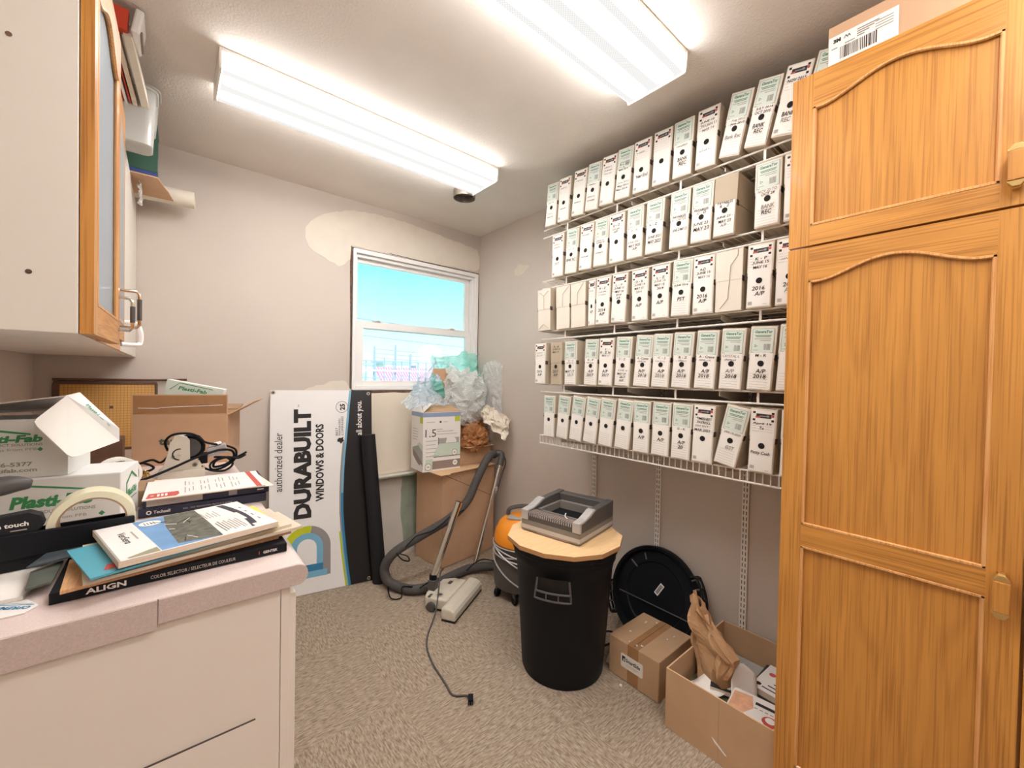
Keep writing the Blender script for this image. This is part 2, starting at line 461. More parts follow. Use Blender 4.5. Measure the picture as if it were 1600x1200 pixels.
class MB:
    def __init__(self):
        self.v = []; self.f = []; self.m = []; self.mats = []
    def mi(self, m):
        if m not in self.mats:
            self.mats.append(m)
        return self.mats.index(m)
    def add(self, vs, fs, m, Mx=None):
        b = len(self.v)
        k = self.mi(m)
        for p in vs:
            p = Vector(p)
            self.v.append(Mx @ p if Mx is not None else p)
        for f in fs:
            self.f.append([b + i for i in f]); self.m.append(k)
        return self
    def box(self, x0, x1, y0, y1, z0, z1, m, Mx=None, top=None, front=None):
        vs = [(x0, y0, z0), (x1, y0, z0), (x1, y1, z0), (x0, y1, z0), (x0, y0, z1), (x1, y0, z1), (x1, y1, z1), (x0, y1, z1)]
        fs = [(0, 3, 2, 1), (0, 1, 5, 4), (1, 2, 6, 5), (2, 3, 7, 6), (3, 0, 4, 7)]
        self.add(vs, fs, m, Mx)
        self.add([vs[i] for i in (4, 5, 6, 7)], [(0, 1, 2, 3)], top or m, Mx)
        return self
    def prism(self, poly, z0, z1, m, Mx=None, side=None):
        n = len(poly)
        area = sum(poly[i][0] * poly[(i + 1) % n][1] - poly[(i + 1) % n][0] * poly[i][1] for i in range(n))
        if area < 0:
            poly = poly[::-1]
        vs = [(x, y, z0) for x, y in poly] + [(x, y, z1) for x, y in poly]
        self.add(vs, [tuple(range(n - 1, -1, -1)), tuple(range(n, 2 * n))], m, Mx)
        self.add(vs, [(i, (i + 1) % n, n + (i + 1) % n, n + i) for i in range(n)], side or m, Mx)
        return self
    def poly(self, pts, m, Mx=None, z=0.0):
        vs = [(p[0], p[1], z) if len(p) == 2 else p for p in pts]
        return self.add(vs, [tuple(range(len(vs)))], m, Mx)
    def rect(self, x0, x1, y0, y1, m, Mx=None, z=0.0):
        return self.poly([(x0, y0), (x1, y0), (x1, y1), (x0, y1)], m, Mx, z)
    def disc(self, cx, cy, r, m, Mx=None, z=0.0, n=20, r0=0.0, sy=1.0):
        if r0 <= 0:
            return self.poly([(cx + r * math.cos(2 * PI * i / n), cy + sy * r * math.sin(2 * PI * i / n)) for i in range(n)], m, Mx, z)
        vs = []
        for i in range(n):
            a = 2 * PI * i / n
            vs += [(cx + r0 * math.cos(a), cy + sy * r0 * math.sin(a), z), (cx + r * math.cos(a), cy + sy * r * math.sin(a), z)]
        return self.add(vs, [(2 * i, 2 * i + 1, (2 * i + 3) % (2 * n), (2 * i + 2) % (2 * n)) for i in range(n)], m, Mx)
    def tube(self, pts, r, m, n=8, Mx=None, caps=True, smooth=0):
        P = [Vector(p) for p in pts]
        if smooth:
            Q = []
            for i in range(len(P) - 1):
                p0 = P[max(i - 1, 0)]; p1 = P[i]; p2 = P[i + 1]; p3 = P[min(i + 2, len(P) - 1)]
                for k in range(smooth):
                    t = k / smooth
                    Q.append(0.5 * ((2 * p1) + (p2 - p0) * t + (2 * p0 - 5 * p1 + 4 * p2 - p3) * t * t + (3 * p1 - p0 - 3 * p2 + p3) * t ** 3))
            Q.append(P[-1]); P = Q
        rs = r if isinstance(r, (list, tuple)) else None
        vs = []
        up = None
        for i, p in enumerate(P):
            d = (P[min(i + 1, len(P) - 1)] - P[max(i - 1, 0)]).normalized()
            if up is None:
                up = Vector((0, 0, 1)) if abs(d.z) < 0.9 else Vector((1, 0, 0))
            a = d.cross(up)
            a = a.normalized() if a.length > 1e-6 else Vector((1, 0, 0))
            up = a.cross(d).normalized()
            if rs:
                q = i * (len(rs) - 1) / max(1, len(P) - 1); lo = min(int(q), len(rs) - 2); rr = rs[lo] + (rs[lo + 1] - rs[lo]) * (q - lo)
            else:
                rr = r
            for k in range(n):
                t = 2 * PI * k / n
                vs.append(p + a * (rr * math.cos(t)) + up * (rr * math.sin(t)))
        fs = []
        for i in range(len(P) - 1):
            for k in range(n):
                fs.append((i * n + k, i * n + (k + 1) % n, (i + 1) * n + (k + 1) % n, (i + 1) * n + k))
        if caps:
            fs.append(tuple(range(n - 1, -1, -1)))
            fs.append(tuple((len(P) - 1) * n + k for k in range(n)))
        return self.add(vs, fs, m, Mx)
    def lathe(self, prof, m, n=32, Mx=None, cap0=True, cap1=True):
        vs = []
        for r, z in prof:
            for k in range(n):
                t = 2 * PI * k / n
                vs.append((r * math.cos(t), r * math.sin(t), z))
        fs = []
        for i in range(len(prof) - 1):
            for k in range(n):
                fs.append((i * n + k, i * n + (k + 1) % n, (i + 1) * n + (k + 1) % n, (i + 1) * n + k))
        if cap0: fs.append(tuple(range(n - 1, -1, -1)))
        if cap1: fs.append(tuple((len(prof) - 1) * n + k for k in range(n)))
        return self.add(vs, fs, m, Mx)
    def text(self, s, x, y, m, Mx=None, w=None, h=None, z=0.0, bold=0.0, center=False, shear=0.0):
        """lettering on the plane of Mx: its box starts at x, y and is w wide and/or h high."""
        vs, fs = text_polys(s, bold)
        if not vs:
            return self
        a0 = min(p[0] for p in vs); a1 = max(p[0] for p in vs); b0 = min(p[1] for p in vs); b1 = max(p[1] for p in vs)
        sx = w / (a1 - a0) if w else None
        sy = h / (b1 - b0) if h else None
        sx = sx or sy; sy = sy or sx
        ox = x - (a1 - a0) * sx / 2 if center else x
        return self.add([(ox + (p[0] - a0) * sx + shear * (p[1] - b0) * sy, y + (p[1] - b0) * sy, z) for p in vs], fs, m, Mx)
    def scribble(self, x, y, w, h, m, Mx=None, z=0.0, seed=0, lw=0.0011):
        """a run of joined pen strokes, for handwriting too small to read."""
        rn = random.Random(seed)
        n = max(4, int(w / h * 2.6))
        px, py = x, y
        for i in range(n):
            if rn.random() < 0.14:
                px += w / n; py = y + h * rn.random(); continue
            qx = x + w * (i + 1) / n + rn.uniform(-.25, .25) * w / n
            qy = y + (h if i % 2 == 0 else 0) * rn.uniform(0.55, 1.0) + h * rn.uniform(0, .15)
            d = Vector((qx - px, qy - py)); 
            if d.length > 1e-5:
                nn = Vector((-d.y, d.x)).normalized() * lw
                self.add([(px - nn.x, py - nn.y, z), (qx - nn.x, qy - nn.y, z), (qx + nn.x, qy + nn.y, z), (px + nn.x, py + nn.y, z)], [(0, 1, 2, 3)], m, Mx)
            px, py = qx, qy
        return self
    def barcode(self, x, y, w, h, m, Mx=None, z=0.0, seed=1, n=11):
        rn = random.Random(seed)
        p = x
        st = w / (n * 2)
        for i in range(n):
            a = st * rn.uniform(.4, 1.5)
            if p + a > x + w: break
            self.rect(p, p + a, y, y + h, m, Mx, z)
            p += a + st * rn.uniform(.5, 1.2)
        return self
    def build(self, name, parent=None, smooth=False, bevel=0.0, seg=2, solid=0.0, sub=0, angle=40, local=False):
        me = bpy.data.meshes.new(name)
        me.from_pydata([tuple(v) for v in self.v], [], self.f)
        for m in self.mats:
            me.materials.append(m)
        me.polygons.foreach_set('material_index', self.m)
        if smooth:
            me.polygons.foreach_set('use_smooth', [True] * len(me.polygons))
        me.update()
        o = bpy.data.objects.new(name, me)
        C.objects.link(o)
        if parent is not None:
            o.parent = parent
            if not local:
                o.matrix_parent_inverse = parent.matrix_basis.inverted()
        if bevel or (smooth and not sub):
            bm = bmesh.new(); bm.from_mesh(me)
            bmesh.ops.remove_doubles(bm, verts=bm.verts, dist=1e-6)
            bm.to_mesh(me); bm.free()
        if bevel:
            b = o.modifiers.new('bevel', 'BEVEL'); b.width = bevel; b.segments = seg; b.limit_method = 'ANGLE'; b.angle_limit = math.radians(angle)
        if solid:
            s = o.modifiers.new('solid', 'SOLIDIFY'); s.thickness = solid; s.offset = 0
        if sub:
            s = o.modifiers.new('sub', 'SUBSURF'); s.levels = sub; s.render_levels = sub
        if smooth and not sub:
            me.set_sharp_from_angle(angle=math.radians(angle))
        return o

def thing(name, label, cat, loc=(0, 0, 0), rot=(0, 0, 0), group=None):
    o = bpy.data.objects.new(name, None)
    o.empty_display_size = 0.05
    C.objects.link(o)
    o.location = loc; o.rotation_euler = rot
    o['label'] = label; o['category'] = cat
    if group: o['group'] = group
    return o
def tag(o, label, cat, group=None, kind=None):
    o['label'] = label; o['category'] = cat
    if group: o['group'] = group
    if kind: o['kind'] = kind
    return o
def struct(o, label=None, cat=None):
    o['kind'] = 'structure'
    if label: o['label'] = label
    if cat: o['category'] = cat
    return o

def sheet(nx, ny, fn):
    """grid of points fn(u, v), u and v in 0..1."""
    vs = [fn(i / nx, j / ny) for j in range(ny + 1) for i in range(nx + 1)]
    fs = [(j * (nx + 1) + i, j * (nx + 1) + i + 1, (j + 1) * (nx + 1) + i + 1, (j + 1) * (nx + 1) + i) for j in range(ny) for i in range(nx)]
    return vs, fs
def nz(p, s, seed=0.0):
    return noise.noise(Vector((p[0] * s + seed, p[1] * s + seed * 1.7, p[2] * s - seed)))
def crease(p, s, seed=0.0):
    return 1 - 2 * abs(noise.noise(Vector((p[0] * s + seed, p[1] * s - seed, p[2] * s + seed * 2.3))))

# ------------------------------------------------------------------ the room
T = 0.12
struct(MB().box(X0 - T, X1 + T, Y0 - T, Y1 + T, -0.1, 0, M['carpet']).build('floor'), 'brown carpet squares laid quarter-turn over the whole floor', 'floor')
struct(MB().box(X0 - T, X1 + T, Y0 - T, Y1 + T, H, H + 0.12, M['ceil']).build('ceiling'), 'off-white textured ceiling', 'ceiling')
struct(MB().box(X0 - T, X0, Y0 - T, Y1 + T, 0, H, M['wall']).build('wall_left'), 'beige wall behind the counter and wall cabinets', 'wall')
struct(MB().box(X1, X1 + T, Y0 - T, Y1 + T, 0, H, M['wall']).build('wall_right'), 'beige wall that carries the wire shelves', 'wall')
struct(MB().box(X0, X1, Y0 - T, Y0, 0, H, M['wall']).build('wall_front'), 'beige wall behind the camera', 'wall')
WL, WR, WB, WT = 0.922, 1.946, 1.186, 2.135
wb = MB()
wb.box(X0, WL, Y1, Y1 + T, 0, H, M['wall'])
wb.box(WL, WR, Y1, Y1 + T, 0, WB, M['wall'])
wb.box(WL, WR, Y1, Y1 + T, WT, H, M['wall'])
# raw edges of the opening
for a in ((WL, WL + 0.003, WB, WT), (WL, WR, WT - 0.003, WT), (WL, WR, WB, WB + 0.003), (WR - 0.003, WR, WB, WT)):
    wb.box(a[0], a[1], Y1 + 0.001, Y1 + T, a[2], a[3], M['gapdark'])
wall_back = struct(wb.build('wall_back'), 'beige window wall with rough filler round the window', 'wall')

def blob(pts, rag=0.012, sub=7, seed=3):
    out = []
    n = len(pts)
    for i in range(n):
        p0, p1, p2, p3 = pts[i - 1], pts[i], pts[(i + 1) % n], pts[(i + 2) % n]
        for k in range(sub):
            t = k / sub
            q = [0.5 * (2 * p1[j] + (p2[j] - p0[j]) * t + (2 * p0[j] - 5 * p1[j] + 4 * p2[j] - p3[j]) * t * t + (3 * p1[j] - p0[j] - 3 * p2[j] + p3[j]) * t ** 3) for j in (0, 1)]
            a = noise.noise(Vector((q[0] * 23, q[1] * 23, seed))); b = noise.noise(Vector((q[0] * 23, q[1] * 23, seed + 9)))
            out.append((q[0] + a * rag, q[1] + b * rag))
    return out
BW = frame((0, Y1, 0), (1, 0, 0), (0, 0, 1))      # plane of the window wall, outward into the room
pt = MB()
pt.prism(blob([(0.637, 2.125), (0.65, 2.206), (0.711, 2.277), (0.80, 2.33), (0.90, 2.362), (1.046, 2.385), (1.228, 2.390), (1.428, 2.379), (1.646, 2.355), (1.86, 2.335), (1.925, 2.313), (1.930, 2.165), (1.7, 2.145), (1.3, 2.142), (0.99, 2.142), (0.925, 2.142), (0.916, 2.065), (0.882, 2.02), (0.842, 1.992), (0.802, 2.009), (0.725, 2.042), (0.669, 2.077)]), 0, 0.0016, M['plaster'], BW)
pt.prism(blob([(0.60, 1.14), (0.63, 1.185), (0.697, 1.214), (0.792, 1.243), (0.859, 1.256), (0.900, 1.235), (0.910, 1.14)]), 0, 0.0016, M['plaster'], BW)
pt.build('filler_patch', wall_back)
rw = MB()
rw.prism([(0.916, WT + 0.004), (0.9225, WT + 0.006), (0.9225, 1.20), (0.917, 1.20), (0.917, 1.60), (0.912, 1.86), (0.910, 2.03)], 0, 0.002, M['gapdark'], BW)
rw.prism([(1.18, WT + 0.010), (1.45, WT + 0.005), (1.94, WT + 0.004), (1.94, WT - 0.001), (1.45, WT + 0.001), (1.18, WT + 0.007)], 0, 0.0022, M['gapdark'], BW)
rw.prism([(0.98, 1.186), (1.93, 1.186), (1.93, 1.172), (1.6, 1.176), (1.3, 1.168), (1.22, 1.176), (1.05, 1.166)], 0, 0.0018, M['gapdark'], BW)
rw.build('torn_edge', wall_back)
lo = MB()
lo.prism([(0.95, 1.168), (1.92, 1.172), (1.92, 0.60), (1.45, 0.60), (1.16, 0.60), (0.98, 0.60)], 0, 0.006, M['cream'], BW)
lo.build('new_drywall', wall_back, bevel=0.002)
lw = MB()
lw.prism(blob([(0.95, 0.02), (0.95, 0.58), (1.20, 0.585), (1.29, 0.58), (1.285, 0.35), (1.29, 0.02)], 0.01), 0, 0.003, M['mudwhite'], BW)
lw.prism(blob([(1.285, 0.03), (1.29, 0.25), (1.275, 0.42), (1.30, 0.585), (1.37, 0.585), (1.90, 0.585), (1.90, 0.03), (1.37, 0.03)], 0.012), 0, 0.002, M['greenboard'], BW)
lw.box(1.02, 1.40, 0.0, 0.05, 0, 0.004, M['mudwhite'], BW)
lw.build('bare_board', wall_back)
led = MB()
led.box(1.03, 1.93, Y1 - 0.075, Y1 - 0.006, 0.585, 0.60, M['greenboard'], top=M['mudwhite'])
struct(led.build('trim_1', bevel=0.004), 'narrow unpainted ledge along the wall below the window', 'ledge')
RW = frame((X1, 0, 0), (0, -1, 0), (0, 0, 1))
MB().prism(blob([(-2.30, 2.04), (-2.31, 2.09), (-2.26, 2.115), (-2.22, 2.10), (-2.17, 2.095), (-2.16, 2.07), (-2.21, 2.045), (-2.25, 2.03)], 0.012), 0, 0.0016, M['plaster2'], RW).build('filler_patch', bpy.data.objects['wall_right'])

# window
win = thing('window_1', 'white vinyl single-hung window set in the unfinished wall opening', 'window', (1.43, Y1 + 0.03, WB))
win['kind'] = 'structure'
F0, F1, FB, FT = 0.931, 1.938, 1.192, 2.130
wf = MB()
def ring(mb, x0, x1, z0, z1, t, y0, y1, m):
    tl, tr, tb, tt = t
    mb.box(x0, x0 + tl, y0, y1, z0, z1, m); mb.box(x1 - tr, x1, y0, y1, z0, z1, m)
    mb.box(x0 + tl, x1 - tr, y0, y1, z0, z0 + tb, m); mb.box(x0 + tl, x1 - tr, y0, y1, z1 - tt, z1, m)
ring(wf, F0, F1, FB, FT, (0.022, 0.028, 0.03, 0.026), Y1 - 0.004, Y1 + 0.095, M['vinyl'])
ring(wf, F0 + 0.022, F1 - 0.028, FB + 0.03, FT - 0.026, (0.010, 0.022, 0.006, 0.022), Y1 + 0.02, Y1 + 0.095, M['vinyl'])
wf.build('window_frame', win, bevel=0.0025)
su = MB()
ring(su, 0.955, 1.886, 1.612, 2.095, (0.024, 0.040, 0.036, 0.040), Y1 + 0.052, Y1 + 0.082, M['vinyl'])
o = su.build('upper_sash', win, bevel=0.002)
MB().box(0.975, 1.858, Y1 + 0.064, Y1 + 0.068, 1.64, 2.062, M['glass']).build('pane', o)
sl = MB()
ring(sl, 0.955, 1.886, 1.216, 1.660, (0.054, 0.048, 0.040, 0.048), Y1 + 0.018, Y1 + 0.048, M['vinyl'])
o = sl.build('lower_sash', win, bevel=0.002)
MB().box(1.005, 1.842, Y1 + 0.032, Y1 + 0.036, 1.25, 1.615, M['glass']).build('pane', o)
for x in (1.10, 1.70):
    lk = MB()
    lk.box(x - 0.03, x + 0.03, Y1 + 0.010, Y1 + 0.028, 1.660, 1.664, M['vinyl'])
    lk.box(x - 0.012, x + 0.02, Y1 + 0.004, Y1 + 0.022, 1.664, 1.671, M['vinyl'])
    lk.build('latch', o, bevel=0.002)

# ------------------------------------------------------------------ ceiling fixtures
def fixture(yc, w, label):
    """wraparound fluorescent fixture, long way across the room."""
    xa, xb = 0.135, 1.372
    xc = (xa + xb) / 2; L = xb - xa
    t = thing('fluorescent_fixture', label, 'ceiling light', (xc, yc, H), group='ceiling light fixtures')
    pan = MB().box(-L / 2 + 0.004, L / 2 - 0.004, -w / 2 - 0.004, w / 2 + 0.004, -0.014, 0, M['white_paint'])
    pan.build('pan', t, local=True, bevel=0.002)
    prof = [(-w / 2 + 0.004, -0.014), (-w / 2, -0.03), (-w / 2 + 0.003, -0.068), (-w / 2 + 0.009, -0.074), (w / 2 - 0.009, -0.074), (w / 2 - 0.003, -0.068), (w / 2, -0.03), (w / 2 - 0.004, -0.014)]
    lens = MB()
    a = L / 2 - 0.008
    vs = [(-a, y, z) for y, z in prof] + [(a, y, z) for y, z in prof]
    n = len(prof)
    lens.add(vs, [(i, i + 1, n + i + 1, n + i) for i in range(n - 1)], M['lens'])
    o = lens.build('lens', t, local=True)
    for v in o.data.polygons: pass
    ed = MB()
    for s in (-1, 1):
        ed.box(-L / 2 + 0.004, L / 2 - 0.004, s * (w / 2 + 0.001) - 0.0015, s * (w / 2 + 0.001) + 0.0015, -0.013, -0.002, M['white_paint'])
    ed.build('side_rail', t, local=True)
    for s in (-1, 1):
        x = s * L / 2
        MB().prism([(-w / 2 - 0.005, -0.002), (-w / 2 - 0.005, -0.034), (-w / 2 - 0.002, -0.074), (-w / 2 + 0.005, -0.079), (w / 2 - 0.005, -0.079), (w / 2 + 0.002, -0.074), (w / 2 + 0.005, -0.034), (w / 2 + 0.005, -0.002)], -0.004, 0.004, M['white_paint'],
                   frame((x, 0, 0), (0, 1, 0), (0, 0, 1))).build('end_cap', t, local=True, bevel=0.0015)
    return t
fixture(1.910, 0.232, 'white fluorescent ceiling fixture nearer the window')
fixture(0.845, 0.232, 'middle white fluorescent ceiling fixture, farther from the window')
fixture(-0.220, 0.232, 'white fluorescent ceiling fixture behind the middle one, away from the window')
fixture(-1.285, 0.232, 'white fluorescent ceiling fixture farthest from the window')

vp_ = thing('vent_pipe', 'short round metal vent pipe in the ceiling beside the far light fixture', 'vent pipe', (1.395, 2.155, H))
MB().lathe([(0.068, -0.0), (0.068, -0.045), (0.064, -0.045), (0.064, -0.002)], M['galv'], 32, cap0=False, cap1=False).build('pipe', vp_, local=True, smooth=True)
MB().disc(0, 0, 0.064, M['grey'], z=-0.006, n=32).build('screen', vp_, local=True)

# ------------------------------------------------------------------ oak doors (shared by both oak cabinets)
def arch_curve(u0, u1, v, rise, n=26):
    pts = []
    for i in range(n + 1):
        t = i / n
        s = abs(2 * t - 1)
        if s > 0.86: a = 0.0
        else:
            q = s / 0.86
            a = 0.5 + 0.5 * math.cos(PI * q)
            a = a ** 0.8
        pts.append((u0 + (u1 - u0) * t, v + rise * a))
    return pts
def oak_door(name, parent, Mx, w, h, rails, st=0.052, top=0.052, rise=0.044, th=0.02, glass=None):
    """cathedral door; rails: list of (v0, v1) cross rails, the lowest first, the top rail is arched."""
    d = MB()
    d.box(0, st, 0, h, 0, th, M['oakV'], Mx); d.box(w - st, w, 0, h, 0, th, M['oakV'], Mx)
    for a, b in rails:
        d.box(st, w - st, a, b, 0, th, M['oakH'], Mx)
    vt = h - top - rise
    cv = arch_curve(st, w - st, vt, rise)
    n = len(cv)
    vs = [(p[0], p[1], th) for p in cv] + [(p[0], h, th) for p in cv] + [(p[0], p[1], 0) for p in cv] + [(p[0], h, 0) for p in cv]
    fs = [(i, i + 1, n + i + 1, n + i) for i in range(n - 1)] + [(2 * n + i + 1, 2 * n + i, i, i + 1)[::-1] for i in range(n - 1)] + [(n + i, n + i + 1, 3 * n + i + 1, 3 * n + i) for i in range(n - 1)]
    d.add(vs, fs, M['oakH'], Mx)
    # beads round each opening
    zb = th - 0.003
    edges = [r[1] for r in rails]
    tops = [r[0] for r in rails[1:]] + [None]
    for lo_, hi_ in zip(edges, tops):
        if hi_ is None:
            d.tube([(p[0], p[1] - 0.003, zb) for p in cv], 0.0048, M['oakE'], 6, Mx)
            hi2 = vt
        else:
            d.tube([(st, hi_ - 0.003, zb), (w - st, hi_ - 0.003, zb)], 0.0048, M['oakE'], 6, Mx)
            hi2 = hi_
        d.tube([(st + 0.003, lo_, zb), (st + 0.003, hi2, zb)], 0.0048, M['oakE'], 6, Mx)
        d.tube([(w - st - 0.003, lo_, zb), (w - st - 0.003, hi2, zb)], 0.0048, M['oakE'], 6, Mx)
        d.tube([(st, lo_ + 0.003, zb), (w - st, lo_ + 0.003, zb)], 0.0048, M['oakE'], 6, Mx)
    if not glass:
        d.box(st - 0.005, w - st + 0.005, rails[0][1] - 0.005, h - top + 0.004, 0.002, 0.011, M['oakP'], Mx)
    ob = d.build(name, parent)
    if glass:
        p = [(st - 0.004, rails[0][1] - 0.004)] + [(w - st + 0.004, rails[0][1] - 0.004)] + [(p[0], p[1] + 0.004) for p in cv[::-1]]
        MB().prism(p, 0.006, 0.010, glass, Mx).build('pane', ob)
    return ob

# tall oak cabinet on the right
tc_ = thing('pantry_cabinet', 'tall honey oak cabinet with arched panel doors at the right edge', 'cabinet', (1.68, -0.05, 0))
b = MB()
b.box(1.441, 1.935, -0.47, 0.372, 0.09, 2.18, M['oakV'])
b.box(1.49, 1.93, -0.46, 0.36, 0.0, 0.09, M['oakH'])
b.build('carcass', tc_, bevel=0.002)
for k, (ya, wd) in enumerate(((0.417, 0.458), (-0.047, 0.435))):
    for lower in (0, 1):
        z0, z1 = ((0.10, 1.687) if lower else (1.693, 2.186))
        Mx = frame((1.440, ya, z0), (0, -1, 0), (0, 0, 1))
        rails = [(0, 0.062), (0.719, 0.781)] if lower else [(0, 0.056)]
        d = oak_door('door', tc_, Mx, wd, z1 - z0, rails)
        hz = ((0.782, 0.886) if lower else (1.722, 1.822))
        uc = (wd - 0.029) if k == 0 else 0.0135
        hm = MB()
        hc = frame((1.440, ya, 0), (0, -1, 0), (0, 0, 1))
        hm.prism([(uc - 0.013, hz[0] + 0.018), (uc + 0.013, hz[0] + 0.018), (uc + 0.013, hz[1] - 0.018), (uc - 0.013, hz[1] - 0.018)], 0.036, 0.050, M['oakP'], hc)
        for e, s in ((hz[0] + 0.016, -1), (hz[1] - 0.016, 1)):
            hm.prism([(uc - 0.014, e - 0.002 * s), (uc + 0.014, e - 0.002 * s), (uc + 0.013, e + 0.002 * s), (uc + 0.006, e + 0.012 * s), (uc - 0.006, e + 0.012 * s), (uc - 0.013, e + 0.002 * s)], 0.034, 0.048, M['brass'], hc)
            hm.box(uc - 0.006, uc + 0.006, min(e, e + 0.014 * s), max(e, e + 0.014 * s), 0.0205, 0.040, M['brass'], hc)
        hm.build('handle', d, bevel=0.0015)

# shipping box on the cabinet
sb = thing('shipping_box', 'brown shipping box with white barcode label on the tall oak cabinet', 'box', (1.63, 0.14, 2.1865))
b = MB(); b.box(1.434, 1.86, -0.16, 0.338, 2.1868, 2.302, M['kraft2'])
b.build('carton', sb, bevel=0.003)
lab = frame((1.4335, 0.336, 2.1868), (0, -1, 0), (0, 0, 1))
l = MB()
l.rect(0.0, 0.146, 0.003, 0.084, M['paper'], lab, 0.0006)
l.text('3M', 0.010, 0.064, M['ink'], lab, h=0.011, z=0.0011, bold=0.06)
l.scribble(0.034, 0.066, 0.018, 0.008, M['ink'], lab, 0.0011, 5, 0.0008)
for i in range(4):
    l.rect(0.062, 0.078 + 0.01 * i, 0.054 + 0.006 * i, 0.057 + 0.006 * i, M['inkgrey'], lab, 0.0011)
    l.rect(0.10, 0.136, 0.048 + 0.007 * i, 0.050 + 0.007 * i, M['inkgrey'], lab, 0.0011)
l.barcode(0.026, 0.014, 0.092, 0.033, M['ink'], lab, 0.0011, 8, 22)
l.rect(0.006, 0.02, 0.048, 0.051, M['inkgrey'], lab, 0.0011)
l.rect(0.036, 0.058, 0.051, 0.054, M['inkgrey'], lab, 0.0011)
l.build('barcode_label', sb)

# ------------------------------------------------------------------ wire shelves and tracks
SH = {1: 2.128, 2: 1.840, 3: 1.556, 4: 1.260, 5: 0.970}
NAMES = {1: 'top', 2: 'second', 3: 'third', 4: 'fourth', 5: 'bottom'}
TRY = (1.533, 1.119, 0.703)
YA, YB = 0.385, 1.684
for i, y in enumerate(TRY):
    t = thing('shelf_track', ('slotted white shelf track nearest the window, seen below the shelves beside the vacuum', 'slotted white shelf track behind the black bin lid', 'slotted white shelf track nearest the tall oak cabinet')[i], 'shelf track', (X1, y, 0.16), group='slotted shelf tracks')
    b = MB()
    b.box(X1 - 0.012, X1 - 0.0005, y - 0.014, y + 0.014, 0.16, 2.20, M['wire'])
    b.build('channel', t, bevel=0.001)
    sl = MB()
    z = 0.18
    fr = frame((X1 - 0.0122, y, 0), (0, -1, 0), (0, 0, 1))
    while z < 2.18:
        for s in (-1, 1):
            sl.rect(s * 0.006 - 0.0017, s * 0.006 + 0.0017, z, z + 0.016, M['slot'], fr, 0.0004)
        z += 0.0254
    sl.build('slots', t)
for s, z in SH.items():
    t = thing('wire_shelf', '%s of the five white wire shelves on the right wall' % {1: 'topmost', 2: 'second from top', 3: 'middle', 4: 'second from bottom', 5: 'lowest'}[s], 'shelf', (1.78, 1.03, z), group='white wire shelves')
    rl = MB()
    for x, dz, r in ((1.630, 0, 0.0038), (1.630, -0.043, 0.0042), (1.73, -0.003, 0.0026), (1.83, -0.003, 0.0026), (1.928, -0.003, 0.003)):
        rl.tube([(x, YA, z + dz), (x, YB, z + dz)], r, M['wire'], 6)
    if s != 5:
        for y in (1.505, 1.189, 0.874, 0.56):
            rl.box(1.628, 1.632, y - 0.004, y + 0.004, z - 0.043, z, M['wire'])
    rl.build('rails', t)
    dk = MB()
    y = YB - 0.004
    while y > YA:
        if s == 5:
            dk.tube([(1.930, y, z), (1.631, y, z), (1.6285, y, z - 0.003), (1.6285, y, z - 0.045)], 0.0025, M['wire'], 5)
        else:
            dk.tube([(1.930, y, z), (1.629, y, z)], 0.0013, M['wire'], 5)
        y -= 0.0254 if s == 5 else 0.0254
    dk.build('wire_deck', t)
    for y in TRY:
        fr = frame((0, y + 0.0015, z - 0.006), (1, 0, 0), (0, 0, 1))
        MB().prism([(1.645, 0.0), (1.933, 0.0), (1.933, -0.062), (1.90, -0.060), (1.645, -0.016)], 0, 0.003, M['wire'], fr).build('bracket', t)

# ------------------------------------------------------------------ box files
FW, FH, FD = 0.080, 0.230, 0.268
FM = frame((0, -0.0014, 0), (1, 0, 0), (0, 0, 1))
def file_case(front, side, w=FW, h=FH):
    b = MB()
    b.box(-w / 2, w / 2, 0.001, FD, 0, h * 0.56, front)
    b.box(-w / 2 - 0.002, w / 2 + 0.002, 0, FD + 0.001, h * 0.50, h - 0.003, front)
    b.add([(-w / 2 - 0.0022, 0.004, h * .5), (-w / 2 - 0.0022, FD, h * .5), (-w / 2 - 0.0022, FD, h - .004), (-w / 2 - 0.0022, 0.004, h - .004)], [(0, 1, 2, 3)], side)
    b.add([(w / 2 + 0.0022, 0.004, h * .5), (w / 2 + 0.0022, FD, h * .5), (w / 2 + 0.0022, FD, h - .004), (w / 2 + 0.0022, 0.004, h - .004)], [(3, 2, 1, 0)], side)
    b.add([(-w / 2 - 0.0002, 0.004, .002), (-w / 2 - 0.0002, FD, .002), (-w / 2 - 0.0002, FD, h * .5), (-w / 2 - 0.0002, 0.004, h * .5)], [(0, 1, 2, 3)], side)
    b.add([(w / 2 + 0.0002, 0.004, .002), (w / 2 + 0.0002, FD, .002), (w / 2 + 0.0002, FD, h * .5), (w / 2 + 0.0002, 0.004, h * .5)], [(3, 2, 1, 0)], side)
    # lid edge standing a little proud and the thumb cut at the joint
    b.box(-w / 2 - 0.002, w / 2 + 0.002, 0.004, FD, h - 0.003, h, side)
    b.box(-w / 2 + 0.003, w / 2 - 0.003, 0.0045, 0.010, h - 0.0035, h + 0.0006, M['slot'])
    for s in (-1, 1):
        x = s * (w / 2 + 0.001)
        b.box(x - 0.0014, x + 0.0014, -0.0006, 0.020, h * 0.47, h * 0.56, M['slot'])
    return b
